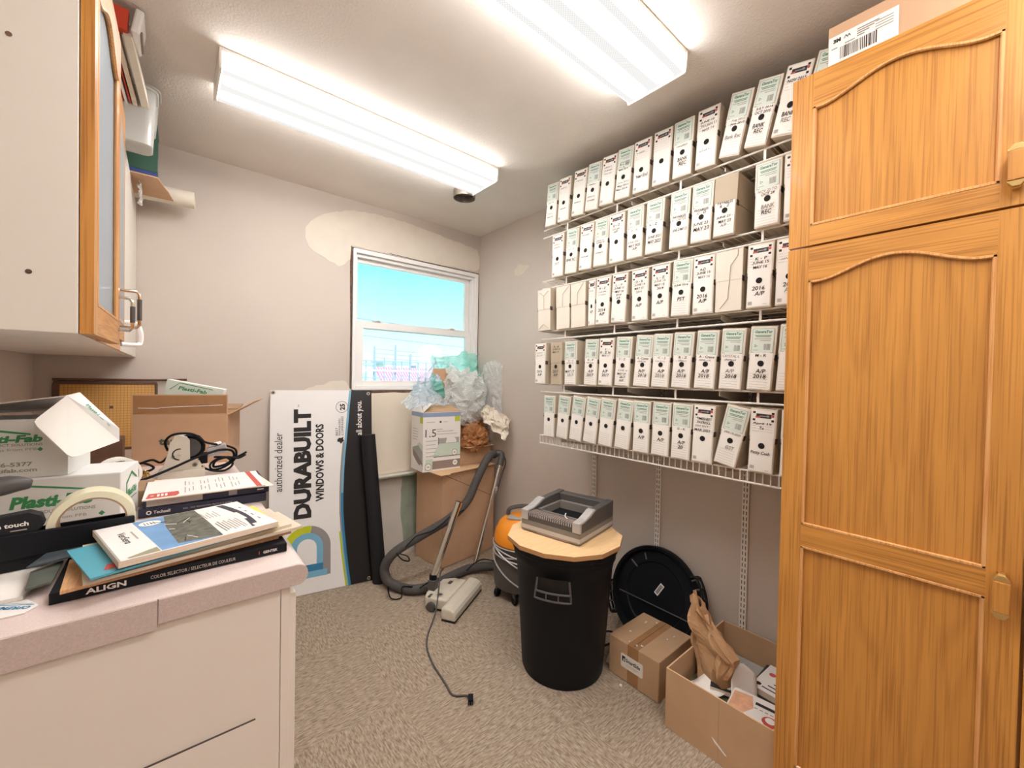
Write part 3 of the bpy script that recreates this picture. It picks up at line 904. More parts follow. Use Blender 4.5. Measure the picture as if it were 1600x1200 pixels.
def label_green():
    b = MB(); w = FW; h = FH
    x0, x1 = -w / 2 + 0.004, w / 2 - 0.004
    b.rect(x0, x1, 0.005, h - 0.008, M['paper'], FM)
    g0, g1 = h * 0.585, h * 0.955
    b.rect(x0 + 0.001, x1 - 0.001, g0, g1, M['greenink'], FM, 0.0003)
    b.rect(x0 + 0.0024, x1 - 0.0024, g0 + 0.0014, g1 - 0.0014, M['mint'], FM, 0.0006)
    b.rect(x0 + 0.010, x1 - 0.010, g0 - 0.0005, g0 + 0.002, M['mint'], FM, 0.0007)
    b.text('GeneraTor', 0, g1 - 0.0165, M['greenink'], FM, w=w - 0.024, h=0.0105, z=0.0009, bold=0.05, center=True, shear=0.15)
    for k, (yy, ww) in enumerate(((0.024, 0.052), (0.0285, 0.046), (0.036, 0.054), (0.042, 0.03))):
        b.rect(-ww / 2 + (0.006 if k == 3 else 0), ww / 2 + (0.01 if k == 3 else 0), g1 - yy - 0.0016 + 0, g1 - yy + 0.001, M['greenink'] if k < 2 else M['rule'], FM, 0.0009)
    b.disc(-w * 0.27, g0 + 0.024, 0.0065, M['greenink'], FM, 0.0009, 3, 0.0035)
    b.rect(x0 + 0.006, x0 + 0.024, g0 + 0.008, g0 + 0.010, M['rule'], FM, 0.0009)
    b.barcode(w * 0.06, g0 + 0.010, 0.024, 0.021, M['inkgrey'], FM, 0.0009, 3, 9)
    for k in range(6):
        b.rect(x0 + 0.004, x1 - 0.010, 0.012 + 0.0095 * k, 0.0128 + 0.0095 * k, M['rule'], FM, 0.0004)
    return b
def label_black():
    b = MB(); w = FW; h = FH
    x0, x1 = -w / 2 + 0.003, w / 2 - 0.003
    b.rect(x0, x1, 0.005, h - 0.008, M['paper'], FM)
    t = h * 0.945
    for sx in (-1, 1):
        for yy in (0, 0.026):
            xx = sx * (w / 2 - 0.0105)
            b.rect(xx - 0.0042, xx + 0.0042, t - yy - 0.0075, t - yy, M['ink'], FM, 0.0004)
    b.rect(-w / 2 + 0.017, w / 2 - 0.015, t - 0.0225, t - 0.0075, M['charcoal'], FM, 0.0004)
    b.rect(-w / 2 + 0.015, -w / 2 + 0.030, t - 0.0225, t - 0.017, M['redink'], FM, 0.0006)
    b.rect(w / 2 - 0.0145, w / 2 - 0.0065, t - 0.0175, t - 0.0085, M['redink'], FM, 0.0006)
    b.rect(-0.012, 0.010, t - 0.0165, t - 0.0145, M['rule'], FM, 0.0006)
    b.disc(0.014, t - 0.015, 0.005, M['sgrey'], FM, 0.0007, 12, sy=0.7)
    for k in range(4):
        b.rect(x0 + 0.003, x0 + 0.016 + (0.005 if k == 3 else 0), t - 0.042 - 0.0095 * k, t - 0.0412 - 0.0095 * k, M['inkgrey'], FM, 0.0004)
        b.rect(x0 + 0.020, x1 - 0.006, t - 0.042 - 0.0095 * k, t - 0.0415 - 0.0095 * k, M['rule'], FM, 0.0004)
    b.barcode(x0 + 0.004, 0.012, 0.017, 0.012, M['inkgrey'], FM, 0.0004, 4, 9)
    b.rect(x1 - 0.022, x1 - 0.010, 0.012, 0.0132, M['rule'], FM, 0.0004)
    return b
def seam_mesh(kind, w):
    b = MB(); h = FH
    if kind == 0:      # gusset folds top and bottom
        L = [[(-w * .38, h * .93), (0, h * .83), (w * .38, h * .93)], [(0, h * .83), (0.002, h * .5)], [(-w * .4, h * .04), (0, h * .15), (w * .4, h * .04)]]
    elif kind == 1:    # overlapping flap, slanted corner
        L = [[(w * .46, h * .96), (0.0, h * .80), (0.0, h * .52)]]
    elif kind == 2:
        L = [[(w * .42, h * .97), (-w * .02, h * .76), (-w * .04, h * .5)]]
    else:
        L = [[(w * .34, h * .98), (w * .34, h * .88), (w * .08, h * .74), (0.0, h * .2), (-w * .3, h * .05)]]
    for l in L:
        b.tube([(p[0], p[1], 0.0006) for p in l], 0.0011, M['seam'], 4, FM)
    return b
protos = {}
def proto(kind):
    """first file of a kind: an empty and its parts; later files copy both."""
    r = thing('box_file', 'x', 'box file', group='box files on the wire shelves')
    if kind in 'GB':
        file_case(M['filebox'], M['fileside']).build('case', r, bevel=0.0012, seg=1, local=True)
        (label_green() if kind == 'G' else label_black()).build('label', r, local=True)
        MB().disc(0, FH * 0.42, 0.0105, M['hole'], FM, 0.0012, 18).build('finger_hole', r, local=True)
    elif kind[0] == 'P':
        w = FW + 0.014
        file_case(M['filebox'], M['fileside'], w).build('case', r, bevel=0.0012, seg=1, local=True)
        seam_mesh(int(kind[1]), w).build('fold_seam', r, local=True)
    else:
        file_case(M['filetan'], M['fileside']).build('case', r, bevel=0.0012, seg=1, local=True)
        MB().disc(0, FH * 0.42, 0.0105, M['hole'], FM, 0.0012, 18).build('finger_hole', r, local=True)
        if kind == 'T2':
            b = MB()
            b.rect(-FW / 2 + 0.004, FW / 2 - 0.004, 0.006, FH * 0.56, M['paper'], FM)
            for k in range(6):
                b.rect(-FW / 2 + 0.008, FW / 2 - 0.014, 0.012 + 0.0095 * k, 0.0128 + 0.0095 * k, M['rule'], FM, 0.0004)
            b.build('label', r, local=True)
    return r
def dup(root):
    r = root.copy(); C.objects.link(r)
    for ch in list(root.children):
        if ch.name.startswith('handwriting'):
            continue
        c = ch.copy(); C.objects.link(c); c.parent = r
    return r
ORD = ['first', 'second', 'third', 'fourth', 'fifth', 'sixth', 'seventh', 'eighth', 'ninth', 'tenth', 'eleventh', 'twelfth', 'thirteenth', 'fourteenth']
S_ = '~'      # a scribble too small to read
# (kind, centre Y at the base, lean in degrees, lines above the hole, lines below it, words for the label)
FILES = {
1: [('G', 1.612, 4.6, [S_], [S_, S_], ''), ('B', 1.519, 3.6, [S_], [S_], ''), ('B', 1.420, 6.0, [S_], [S_], ''), ('G', 1.331, 6.6, [S_], [S_, S_], ''),
    ('B', 1.240, 6.0, [S_, S_, S_], [], ''), ('G', 1.150, 5.4, ['Year End', 'June 2011', '&', 'MAR 2014'], ['June 2012', 'May 2013', 'May 2014'], 'Year End'), ('B', 1.052, 2.9, [S_], ['Year End'], 'Year End'),
    ('B', 0.955, 2.9, [], [], ''), ('G', 0.861, 2.3, [S_], ['BANK', 'REC'], 'BANK REC'), ('B', 0.765, 3.2, ['JUNE 10', 'TO JAN 11', 'MAR 14'], [S_], ''),
    ('G', 0.676, 11.7, ['- Aug 2012', '- June 2013'], ['Bank Rec'], 'Bank Rec'), ('G', 0.587, 12.4, ['JULY 2014', 'OCT 2015'], ['BANK', 'REC'], 'JULY 2014'), ('B', 0.499, 12.4, ['NOV 2015'], ['BANK', 'REC'], 'BANK REC'),
    ('G', 0.412, 12.4, ['NOV 2'], [], 'NOV 2')],
2: [('B', 1.552, 0.9, [S_, S_], ['PST'], 'PST'), ('G', 1.458, 3.6, [S_], ['BNK RC'], ''), ('B', 1.362, 3.6, [S_], [S_], ''), ('G', 1.269, 3.4, [S_, 'JUNE 25'], [S_], ''),
    ('B', 1.172, 0.3, ['U - Z', S_, 'A/P'], [], ''), ('G', 1.076, 1.0, ['D - K'], ['JUNE 2021', 'MAY 2022', 'A/P'], 'D - K'), ('G', 0.981, 2.3, ['L - Z'], ['JUNE 2021', 'MAY 2022'], 'L - Z'),
    ('G', 0.868, 2.2, ['PAYABLES', 'A - CASTLE'], ['JUNE 22 MAY 23'], 'A - CASTLE'), ('G', 0.776, 2.3, ['PAYABLES', 'C - D'], ['JUNE 22', 'MAY 23'], 'C - D'),
    ('T2', 0.687, 2.0, ['PAYABLES', 'R - Z'], ['JUNE 22 -', 'MAY 23', 'A/P'], 'R - Z'), ('G', 0.541, 0.6, ['NOV 23 TO', 'OCT 24'], ['BANK', 'REC'], 'BANK REC'), ('B', 0.450, 0.6, [], [], '')],
3: [('P0', 1.633, -1.2, [], [], ''), ('P1', 1.503, -1.2, [], [], ''), ('P2', 1.398, -1.2, [], [], ''), ('B', 1.310, 0.0, [S_], ['A/P'], ''),
    ('B', 1.247, 1.9, ['K - Z', S_, S_], ['2014', 'A/P'], ''), ('B', 1.155, 2.6, ['L - P', 'JUNE 13', 'MAY 14', '2014', 'A/P'], [], 'L - P'), ('B', 1.041, 0.0, ['D - K', 'JUNE 14', 'MAY 15', '2014'], ['A/P'], ''),
    ('B', 0.942, 0.3, ['L - Z', 'JUNE 14', 'MAY 15', '2014'], ['A/P'], 'L - Z'), ('G', 0.852, 2.6, ['JUNE 2014'], ['PST'], 'PST'), ('B', 0.760, 1.0, ['A-D', 'JUNE 15', 'MAY 16'], ['2016', 'A/P'], 'A-D'),
    ('P3', 0.664, 0.2, [], [], ''), ('B', 0.561, 1.4, ['K - P', 'JUNE 15', 'MAY 16'], ['2016', 'A/P'], 'K - P'), ('B', 0.468, 0.8, ['R', S_], ['2016', 'A/P'], '')],
4: [('B', 1.655, -0.4, [S_, S_], ['2016', 'A/P'], ''), ('T', 1.545, 0.0, ['A - B', 'JUNE 16', 'MAY 17'], ['2017', 'A/P'], 'A - B'), ('G', 1.443, 0.2, ['C - J', 'JUNE 16'], ['MAY 17', '2017'], 'C - J'),
    ('G', 1.312, 2.6, ['K - P', S_], ['A/P', '2017'], 'K - P'), ('B', 1.222, 2.6, ['K', 'R - Z 16', 'MAY 17'], ['A/P', '2017'], ''), ('G', 1.127, 3.4, ['S - Z'], ['JUNE 16', 'MAY 17', '2017', 'A/P'], 'S - Z'),
    ('G', 1.026, 4.6, ['A - Comm', S_], ['A/P', '2018'], ''), ('G', 0.936, 3.5, ['C - J', S_], ['A/P', '2018'], 'C - J'), ('G', 0.843, 3.5, ['R - Z', S_], ['A/P', '2018'], 'R - Z'),
    ('G', 0.747, 3.7, ['A - Crane', S_], ['A/P', '2018'], 'A - Crane'), ('G', 0.651, 3.5, ['CRYSTAL-L', S_], ['A/P', '2018'], 'CRYSTAL-L'), ('G', 0.552, 3.5, ['M - R'], ['A/P', '2018'], 'M - R'), ('G', 0.459, 3.4, [], [], '')],
5: [('G', 1.592, 0.8, [], [], ''), ('G', 1.497, 5.4, [], [], ''), ('G', 1.403, 7.0, [], [], ''), ('G', 1.310, 7.0, [], [], ''), ('G', 1.215, 5.2, [], [], ''), ('G', 1.120, 5.4, [], [], ''),
    ('G', 1.020, 1.4, [], ['A/P'], 'A/P'), ('G', 0.928, 2.2, [], ['A/P'], 'A/P'), ('G', 0.837, 2.2, ['G - K'], ['A/P', '20'], 'G - K'), ('B', 0.748, 2.2, ['TIMESHEET', 'PAYROLL', 'JAN 2019 -', 'MAR 2021'], [], 'TIMESHEET PAYROLL'),
    ('G', 0.662, 12.2, ['JAN 19-2020'], ['GST'], 'GST'), ('B', 0.540, 2.2, ['April 19', 'To'], ['Petty Cash'], 'Petty Cash'), ('G', 0.440, 1.4, [], [], '')]}
LOOK = {'G': 'green-labelled', 'B': 'black-checked white', 'T': 'tan unlabelled', 'T2': 'half-labelled tan', 'P0': 'plain cream', 'P1': 'plain cream', 'P2': 'plain cream', 'P3': 'plain cream'}
for row, L in FILES.items():
    for i, (kind, y, lean, up, dn, words) in enumerate(L):
        if kind not in protos:
            r = protos[kind] = proto(kind)
        else:
            r = dup(protos[kind])
        a = math.radians(lean)
        w = FW + (0.018 if kind[0] == 'P' else 0.004)
        r.rotation_euler = (0, a, -PI / 2)
        r.location = (1.605 + (-0.012 if (row, i) in ((3, 0), (4, 0)) else 0), y, SH[row] + 0.0016 + abs(math.sin(a)) * w / 2)
        if (row, i) == (3, 3):
            r.scale = (0.52, 1, 1)
        if row == 1 and i > 9:
            r.scale = (0.93, 1, 1)
        r['label'] = '%s box file%s, %s from left on the %s wire shelf' % (LOOK[kind], (' marked ' + words) if words else '', ORD[i], NAMES[row])
        if up or dn:
            hw = MB()
            sd = row * 100 + i
            def put(s, v, hh, k):
                ink = M['inkgrey'] if (sd * 7 + k) % 5 == 0 else M['ink']
                if s == S_:
                    hw.scribble(-FW * .32, v, FW * .56, hh * .7, ink, FM, 0.0014, sd * 10 + k, 0.0006)
                else:
                    wmax = FW - 0.020
                    wt = min(wmax, 0.0085 * len(s) * (hh / 0.012))
                    rx = random.Random(sd + k).uniform(-.004, .004)
                    hw.text(s, rx, v, ink, FM, w=wt, h=hh, z=0.0014, bold=0.012, center=True, shear=0.12)
            if kind in ('G', 'T2'):
                n = len(up)
                hh = 0.0098 if n <= 2 else 0.0085
                for k, s in enumerate(up):
                    put(s, FH * 0.575 - (k + 1) * (hh + 0.0022) + (0 if n < 3 else 0.038), hh, k)
            else:
                n = len(up)
                top = FH * (0.80 if kind == 'B' else 0.93)
                for k, s in enumerate(up):
                    put(s, top - (k + 1) * 0.0150, 0.0105, k)
            n = len(dn)
            hh = 0.0145 if n <= 2 else 0.0105
            for k, s in enumerate(dn):
                put(s, FH * 0.355 - (k + 1) * (hh + 0.0045), hh if s != S_ else 0.009, 10 + k)
            hw.build('handwriting', r, local=True)

# ------------------------------------------------------------------ left: base cabinet and worktop
bc = thing('base_cabinet', 'cream base cabinet carrying the pink worktop on the left', 'cabinet', (-0.14, 1.8, 0))
b = MB()
b.box(-0.455, 0.172, 0.925, 2.755, 0.10, 0.867, M['melamine'])
b.box(-0.455, 0.12, 0.95, 2.755, 0.0, 0.10, M['melamine'])
b.build('carcass', bc)
b = MB()
b.box(-0.455, 0.1735, 0.910, 0.925, 0.0, 0.867, M['melamine'])
b.build('end_panel', bc, bevel=0.001)
b = MB(); b.box(0.1745, 0.190, 0.910, 2.755, 0.10, 0.867, M['melamine'])
b.build('face_frame', bc, bevel=0.001)
b = MB(); b.box(-0.455, 0.132, 0.9045, 0.9095, 0.0, 0.626, M['melamine'], top=M['slot'])
b.build('cover_sheet', bc)
for k in range(3):
    b = MB(); b.box(0.1905, 0.206, 0.93 + k * 0.61, 1.52 + k * 0.61, 0.12, 0.84, M['melamine'])
    d = b.build('door', bc, bevel=0.002)
ct = thing('countertop', 'pink speckled worktop with a rounded front edge along the left wall', 'worktop', (-0.14, 1.8, 0.868))
b = MB()
prof = [(-0.457, 0.868), (0.200, 0.868)] + [(0.200 + 0.021 * math.sin(a), 0.889 - 0.021 * math.cos(a)) for a in [PI * k / 10 for k in range(1, 10)]] + [(0.200, 0.910), (-0.457, 0.910)]
b.prism(prof, 0, 1.857, M['counter'], frame((0, 2.757, 0), (1, 0, 0), (0, 0, 1)))
o = b.build('slab', ct, smooth=True, angle=30)
b = MB()
b.box(-0.457, -0.0125, 0.8965, 0.8995, 0.860, 0.9095, M['counter_edge'])
b.build('edge_strip', ct)
b = MB()
b.prism([(-0.0105, 0.869), (0.200, 0.869)] + [(0.200 + 0.0205 * math.sin(a), 0.889 - 0.0205 * math.cos(a)) for a in [PI * k / 10 for k in range(1, 10)]] + [(0.200, 0.9095), (-0.0105, 0.9095)], 0, 0.003, M['counter_edge'], frame((0, 0.8995, 0), (1, 0, 0), (0, 0, 1)))
b.build('edge_strip', ct)
CT = 0.9108

# ------------------------------------------------------------------ left: wall cabinets
XF = -0.1245
ua = thing('wall_cabinet', 'wall cabinet with oak-framed glass doors at the upper left', 'cabinet', (-0.29, 1.45, 1.357))
b = MB()
b.box(-0.457, XF, 1.067, 1.850, 1.357, 2.110, M['white_lam'])
b.build('carcass', ua, bevel=0.0015)
b = MB()
fr_e = frame((0, 1.0668, 0), (1, 0, 0), (0, 0, 1))
for x, z in ((-0.183, 1.458), (-0.205, 1.845)):
    b.disc(x, z, 0.0042, M['gapdark'], fr_e, 0.0005, 9)
b.build('screw_hole', ua)
b = MB()
b.box(XF, XF + 0.004, 1.30, 1.850, 1.357, 1.385, M['oakE'])
b.build('face_rail', ua)
ang = math.radians(1.6)
dx = Vector((math.sin(ang), math.cos(ang), 0))
def pull(parent, y, x, z0, z1, reach):
    b = MB()
    b.tube([(x, y, z1), (x + reach - 0.006, y, z1), (x + reach, y, z1 - 0.008), (x + reach, y, z1 - 0.022)], 0.0042, M['chrome'], 8)
    b.tube([(x, y, z0), (x + reach - 0.006, y, z0), (x + reach, y, z0 + 0.008), (x + reach, y, z0 + 0.022)], 0.0042, M['chrome'], 8)
    b.tube([(x + reach, y, z0 + 0.020), (x + reach, y, z1 - 0.020)], 0.0050, M['dgrey'], 8)
    return b.build('handle', parent, smooth=True)
# each door face looks toward +X
Mx = frame((XF + 0.0015, 1.068, 1.358), dx, (0, 0, 1))
d = oak_door('door', ua, Mx, 0.362, 0.750, [(0, 0.055)], st=0.036, top=0.06, rise=0.05, th=0.0185, glass=M['frost'])
pull(d, 1.398, -0.095, 1.392, 1.472, 0.026)
Mx = frame((XF + 0.0045, 1.446, 1.386), (0, 1, 0), (0, 0, 1))
d = oak_door('door', ua, Mx, 0.402, 0.722, [(0, 0.055)], st=0.036, top=0.06, rise=0.05, th=0.009, glass=M['frost'])
pull(d, 1.466, XF + 0.0135, 1.405, 1.500, 0.052)

ub = thing('wall_cabinet', 'plain white wall cabinet running on to the window wall at the upper left', 'cabinet', (-0.29, 2.3, 1.357))
b = MB(); b.box(-0.457, XF - 0.016, 1.8515, 2.757, 1.357, 2.110, M['white_lam'])
b.build('carcass', ub, bevel=0.0015)
for k, (a, e) in enumerate(((1.853, 2.303), (2.306, 2.755))):
    b = MB(); b.box(XF - 0.0155, XF, a, e, 1.358, 2.109, M['white_lam'])
    d = b.build('door', ub, bevel=0.0015)
b = MB()
b.prism([(1.855, 1.375), (1.92, 1.375), (1.92, 1.455), (1.855, 1.455)], XF + 0.001, XF + 0.006, M['vinyl'], Matrix(((0, 0, 1, 0), (1, 0, 0, 0), (0, 1, 0, 0), (0, 0, 0, 1))))
b.tube([(XF + 0.006, 1.87, 1.379), (XF + 0.038, 1.88, 1.379), (XF + 0.050, 1.90, 1.386), (XF + 0.052, 1.90, 1.420), (XF + 0.040, 1.90, 1.452), (XF + 0.006, 1.89, 1.455)], 0.007, M['vinyl'], 8, smooth=5)
b.build('safety_latch', ub, smooth=True)

# ---- things on top of the wall cabinets
TOPZ = 2.1112
def slab_box(name, label, cat, x0, x1, y0, y1, z0, z1, m, group=None, rot=(0, 0, 0), edge=None, parent_parts=None):
    c = ((x0 + x1) / 2, (y0 + y1) / 2, z0)
    t = thing(name, label, cat, c, rot, group)
    return t
def book(name, label, cat, c, dims, rot, cover, pages, group=None, spine='x-'):
    """a bound book: boards, spine and a page block; dims = (length, depth, thickness), spine along the front edge."""
    t = thing(name, label, cat, c, rot, group)
    L, D, Tt = dims
    b = MB()
    b.box(-L / 2, L / 2, 0, D, 0, 0.0022, cover); b.box(-L / 2, L / 2, 0, D, Tt - 0.0022, Tt, cover)
    b.box(-L / 2, L / 2, 0, 0.003, 0.0022, Tt - 0.0022, cover)
    b.build('cover', t, local=True, bevel=0.0008, seg=1)
    MB().box(-L / 2 + 0.003, L / 2 - 0.003, 0.0032, D - 0.004, 0.0024, Tt - 0.0024, pages).build('pages', t, local=True)
    return t
bk = book('book', 'blue bound book beneath the green box binder on the wall cabinet', 'book', (-0.195, 2.335, TOPZ + 0.0045), (0.31, 0.19, 0.022), (0, 0, 0), M['blue_bk'], M['pages'])
bk = thing('binder', 'dark green box binder on the blue book on top of the wall cabinet', 'binder', (-0.195, 2.345, TOPZ + 0.0270))
b = MB()
b.box(-0.155, 0.155, 0, 0.004, 0, 0.205, M['green_bk']); b.box(-0.155, 0.155, 0.166, 0.170, 0, 0.205, M['green_bk']); b.box(0.151, 0.155, 0.004, 0.166, 0, 0.205, M['green_bk'])
b.build('cover', bk, local=True, bevel=0.001)
MB().box(-0.153, 0.149, 0.006, 0.164, 0.003, 0.198, M['pages']).build('pages', bk, local=True)
b = MB(); fr = frame((0.1556, 0.02, 0.02), (0, 1, 0), (0, 0, 1)); b.rect(0.01, 0.05, 0.008, 0.062, M['paper'], fr, 0.0003); b.rect(0.022, 0.038, 0.014, 0.054, M['rule'], fr, 0.0006)
b.build('spine_label', bk, local=True)

def tub(name, label, loc, rot, L, D, Hh):
    t = thing(name, label, 'tub', loc, rot, 'clear tubs on the wall cabinet')
    b = MB()
    def rr(w, d, r, n=5):
        out = []
        for cx, cy, a0 in ((w / 2 - r, d / 2 - r, 0), (-w / 2 + r, d / 2 - r, 90), (-w / 2 + r, -d / 2 + r, 180), (w / 2 - r, -d / 2 + r, 270)):
            for k in range(n + 1):
                a = math.radians(a0 + 90 * k / n); out.append((cx + r * math.cos(a), cy + r * math.sin(a)))
        return out
    rings = [(rr(L - 0.03, D - 0.03, 0.02), 0.0), (rr(L - 0.02, D - 0.02, 0.024), 0.004), (rr(L, D, 0.03), Hh)]
    n = len(rings[0][0])
    vs = [(p[0], p[1], z) for r, z in rings for p in r]
    fs = [tuple(range(n - 1, -1, -1))] + [(i * n + k, i * n + (k + 1) % n, (i + 1) * n + (k + 1) % n, (i + 1) * n + k) for i in range(2) for k in range(n)]
    b.add(vs, fs, M['milky'])
    b.build('bin', t, local=True, smooth=True, solid=0.002)
    rim = MB()
    pts = [(p[0], p[1], Hh) for p in rr(L + 0.006, D + 0.006, 0.032)]
    rim.tube(pts + [pts[0]], 0.005, M['milky'], 6)
    rim.build('rim', t, local=True, smooth=True)
    return t
tub('storage_tub', 'clear plastic tub holding the leaning paper strips on the wall cabinet', (-0.205, 2.062, TOPZ), (0, 0, 0), 0.33, 0.125, 0.200)
t = thing('carton', 'brown carton under the higher clear tub on the wall cabinet', 'box', (-0.26, 2.14, TOPZ))
b = MB(); b.box(-0.12, 0.11, 0, 0.13, 0, 0.130, M['kraftin']); b.build('board', t, local=True, bevel=0.002)
tub('storage_tub', 'higher clear plastic tub behind the one with the paper strips', (-0.205, 2.215, TOPZ + 0.1305), (0, 0, 0), 0.34, 0.13, 0.155)
ax = Vector((-0.035, -0.215, 0.100)).normalized()
PX = Vector((0.88, -0.10, 0.10)); 
STR = [('cream', 'thick cream', 0.0, 0.020, M['creampaper']), ('tan', 'pale tan', -0.026, 0.012, M['pages']), ('red', 'red-edged', -0.039, 0.004, M['binder_red']), ('white', 'white', -0.049, 0.007, M['paper']), ('red2', 'second red-edged', -0.055, 0.004, M['binder_red']), ('tan2', 'brownish', -0.074, 0.016, M['pages']), ('tan3', 'leftmost pale', -0.094, 0.016, M['creampaper'])]
for k, (_, lb, off, th, m) in enumerate(STR):
    o = Vector((-0.070 + off, 2.035, 2.284 - 0.004 * (k % 2)))
    t = thing('paper_strip', '%s paper strip leaning out of the clear tub on the wall cabinet' % lb, 'paper', o, group='paper strips leaning out of the tub')
    b = MB(); fr = frame((0, 0, 0), ax, PX.cross(ax) * -1)
    b.box(-0.045, 0.252 + 0.004 * (k % 3), -0.055, 0.0, -th / 2, th / 2, m, fr)
    b.build('sheet', t, local=True)
t = thing('red_carton', 'small bright red carton above the paper strips near the ceiling', 'box', (-0.118, 1.775, 2.352))
b = MB(); b.box(-0.022, 0.014, 0, 0.03, 0.0, 0.066, M['binder_red'], RY(0.06)); b.build('carton', t, local=True, bevel=0.001)
t = thing('ring_binder', 'white ring binder with a metal clip, nearest the ceiling on the wall cabinet', 'binder', (-0.075, 1.770, 2.352), (0, math.radians(9), 0))
b = MB(); b.box(-0.022, 0.0, 0, 0.130, 0, 0.078, M['vinyl']); b.build('cover', t, local=True, bevel=0.006)
MB().box(0.0004, 0.005, 0.010, 0.115, 0.006, 0.018, M['galv']).build('clip', t, local=True, bevel=0.002)

pr_ = thing('paper_roll', 'rolled white paper sticking out past the wall cabinet top', 'paper roll', (-0.13, 2.635, TOPZ + 0.040))
b = MB()
b.tube([(-0.25, 0.03, 0), (0.228, -0.012, 0.0)], 0.039, M['creampaper'], 24, caps=False)
b.tube([(-0.25, 0.03, 0), (0.226, -0.012, 0.0)], 0.036, M['creampaper'], 24, caps=False)
b.build('sheet', pr_, local=True, smooth=True)
cdt = thing('cardboard_sheet', 'brown cardboard sheet lying under the blue book and jutting out over the wall cabinet front', 'cardboard', (-0.15, 2.45, TOPZ))
cd = MB()
cd.prism([(-0.25, -0.13), (0.112, -0.13), (0.128, -0.05), (0.146, 0.02), (0.165, 0.135), (-0.25, 0.138)], 0, 0.004, M['kraft2'])
cd.build('board', cdt, local=True)
rag = thing('crumpled_bag', 'crumpled clear bag caught on the front edge of the wall cabinet below the cardboard', 'plastic bag', (-0.1095, 2.46, 2.045))
b = MB()
v, f = sheet(22, 16, lambda u, w: (0.010 + 0.016 * crease((u * 2, w * 2, 1), 1.6, 5) - 0.008, -0.085 + 0.17 * u + 0.012 * nz((u * 5, w * 5, 2), 1, 3), 0.014 * math.sin(7 * u) + 0.062 * w))
b.add(v, f, M['bubble']); b.build('film', rag, local=True)

# ------------------------------------------------------------------ on the worktop
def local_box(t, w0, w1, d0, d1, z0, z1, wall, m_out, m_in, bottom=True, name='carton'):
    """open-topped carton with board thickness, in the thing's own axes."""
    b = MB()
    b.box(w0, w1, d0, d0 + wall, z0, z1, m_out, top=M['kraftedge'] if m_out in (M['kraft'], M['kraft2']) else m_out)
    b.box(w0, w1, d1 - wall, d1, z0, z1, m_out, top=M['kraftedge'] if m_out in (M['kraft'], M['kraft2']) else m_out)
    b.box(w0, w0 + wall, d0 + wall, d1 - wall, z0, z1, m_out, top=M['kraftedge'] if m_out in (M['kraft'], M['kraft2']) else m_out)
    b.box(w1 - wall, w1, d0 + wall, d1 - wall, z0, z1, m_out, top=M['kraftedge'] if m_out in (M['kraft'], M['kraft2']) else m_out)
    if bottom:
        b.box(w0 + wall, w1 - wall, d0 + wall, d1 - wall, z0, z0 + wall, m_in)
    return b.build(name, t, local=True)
def brand_print(t, fr, w, tag_line=True, phone=True):
    b = MB()
    return b
YAW = math.radians(-9.8)
# lower box
pl = thing('sample_box', 'white and grey sample box with green lettering lying on the worktop', 'box', (-0.087, 1.375, CT), (0, 0, YAW))
b = MB()
b.box(-0.355, 0, 0, 0.148, 0, 0.134, M['pfwhite'])
b.build('carton', pl, local=True, bevel=0.002)
fr = frame((0, -0.0006, 0), (1, 0, 0), (0, 0, 1))
b = MB()
b.rect(-0.353, -0.002, 0.001, 0.130, M['pfgrey'], fr, 0)
b.prism([(-0.20, 0.122), (-0.06, 0.098), (-0.06, 0.102), (-0.20, 0.127)], 0, 0.0004, M['brandgreen'], fr)
b.text('Plasti-Fab', -0.185, 0.066, M['brandgreen'], fr, w=0.135, h=0.028, z=0.0006, bold=0.05, shear=0.2)
b.text('PRODUCT SOLUTIONS', -0.150, 0.052, M['printgrey'], fr, w=0.105, h=0.0075, z=0.0006, bold=0.02)
b.text('Leading ideas from PFB', -0.185, 0.034, M['printgrey'], fr, w=0.125, h=0.009, z=0.0006)
b.prism([(-0.040, 0.039), (-0.034, 0.045), (-0.028, 0.039), (-0.034, 0.033)], 0, 0.0006, M['brandgreen'], fr)
b.build('print', pl, local=True)
fr = frame((0.0006, 0, 0), (0, 1, 0), (0, 0, 1))
b = MB()
b.prism([(0.04, 0.055), (0.04, 0.098), (0.085, 0.120), (0.13, 0.098), (0.126, 0.094), (0.085, 0.114), (0.046, 0.094), (0.046, 0.055)], 0, 0.0004, M['brandgreen'], fr)
b.text('Plasti-Fab', 0.048, 0.060, M['brandgreen'], fr, w=0.075, h=0.018, z=0.0006, bold=0.05, shear=0.2)
b.rect(0.045, 0.125, 0.050, 0.053, M['printgrey'], fr, 0.0006)
b.build('print', pl, local=True)

# upper box, open
pu = thing('sample_box', 'white and grey sample box with an open flap stacked on the other sample box', 'box', (-0.179, 1.400, CT + 0.135), (0, 0, YAW))
hu = 0.132
b = MB()
for a in ((-0.262, 0, 0, 0.003), (-0.262, 0, 0.132, 0.135), (-0.262, -0.259, 0.003, 0.132), (-0.003, 0, 0.003, 0.132)):
    b.box(a[0], a[1], a[2], a[3], 0, hu, M['pfwhite'])
b.box(-0.259, -0.003, 0.003, 0.132, 0, 0.003, M['pfgrey'])
b.build('carton', pu, local=True)
MB().box(-0.255, -0.008, 0.008, 0.128, 0.0035, 0.10, M['black']).build('inside_shade', pu, local=True)  # black block stands in for the shade inside the open box
fr = frame((0, -0.0006, 0), (1, 0, 0), (0, 0, 1))
b = MB()
b.rect(-0.260, -0.001, 0.001, hu - 0.001, M['pfgrey'], fr, 0)
b.prism([(-0.24, 0.128), (-0.060, 0.096), (-0.060, 0.100), (-0.22, 0.1315)], 0, 0.0004, M['brandgreen'], fr)
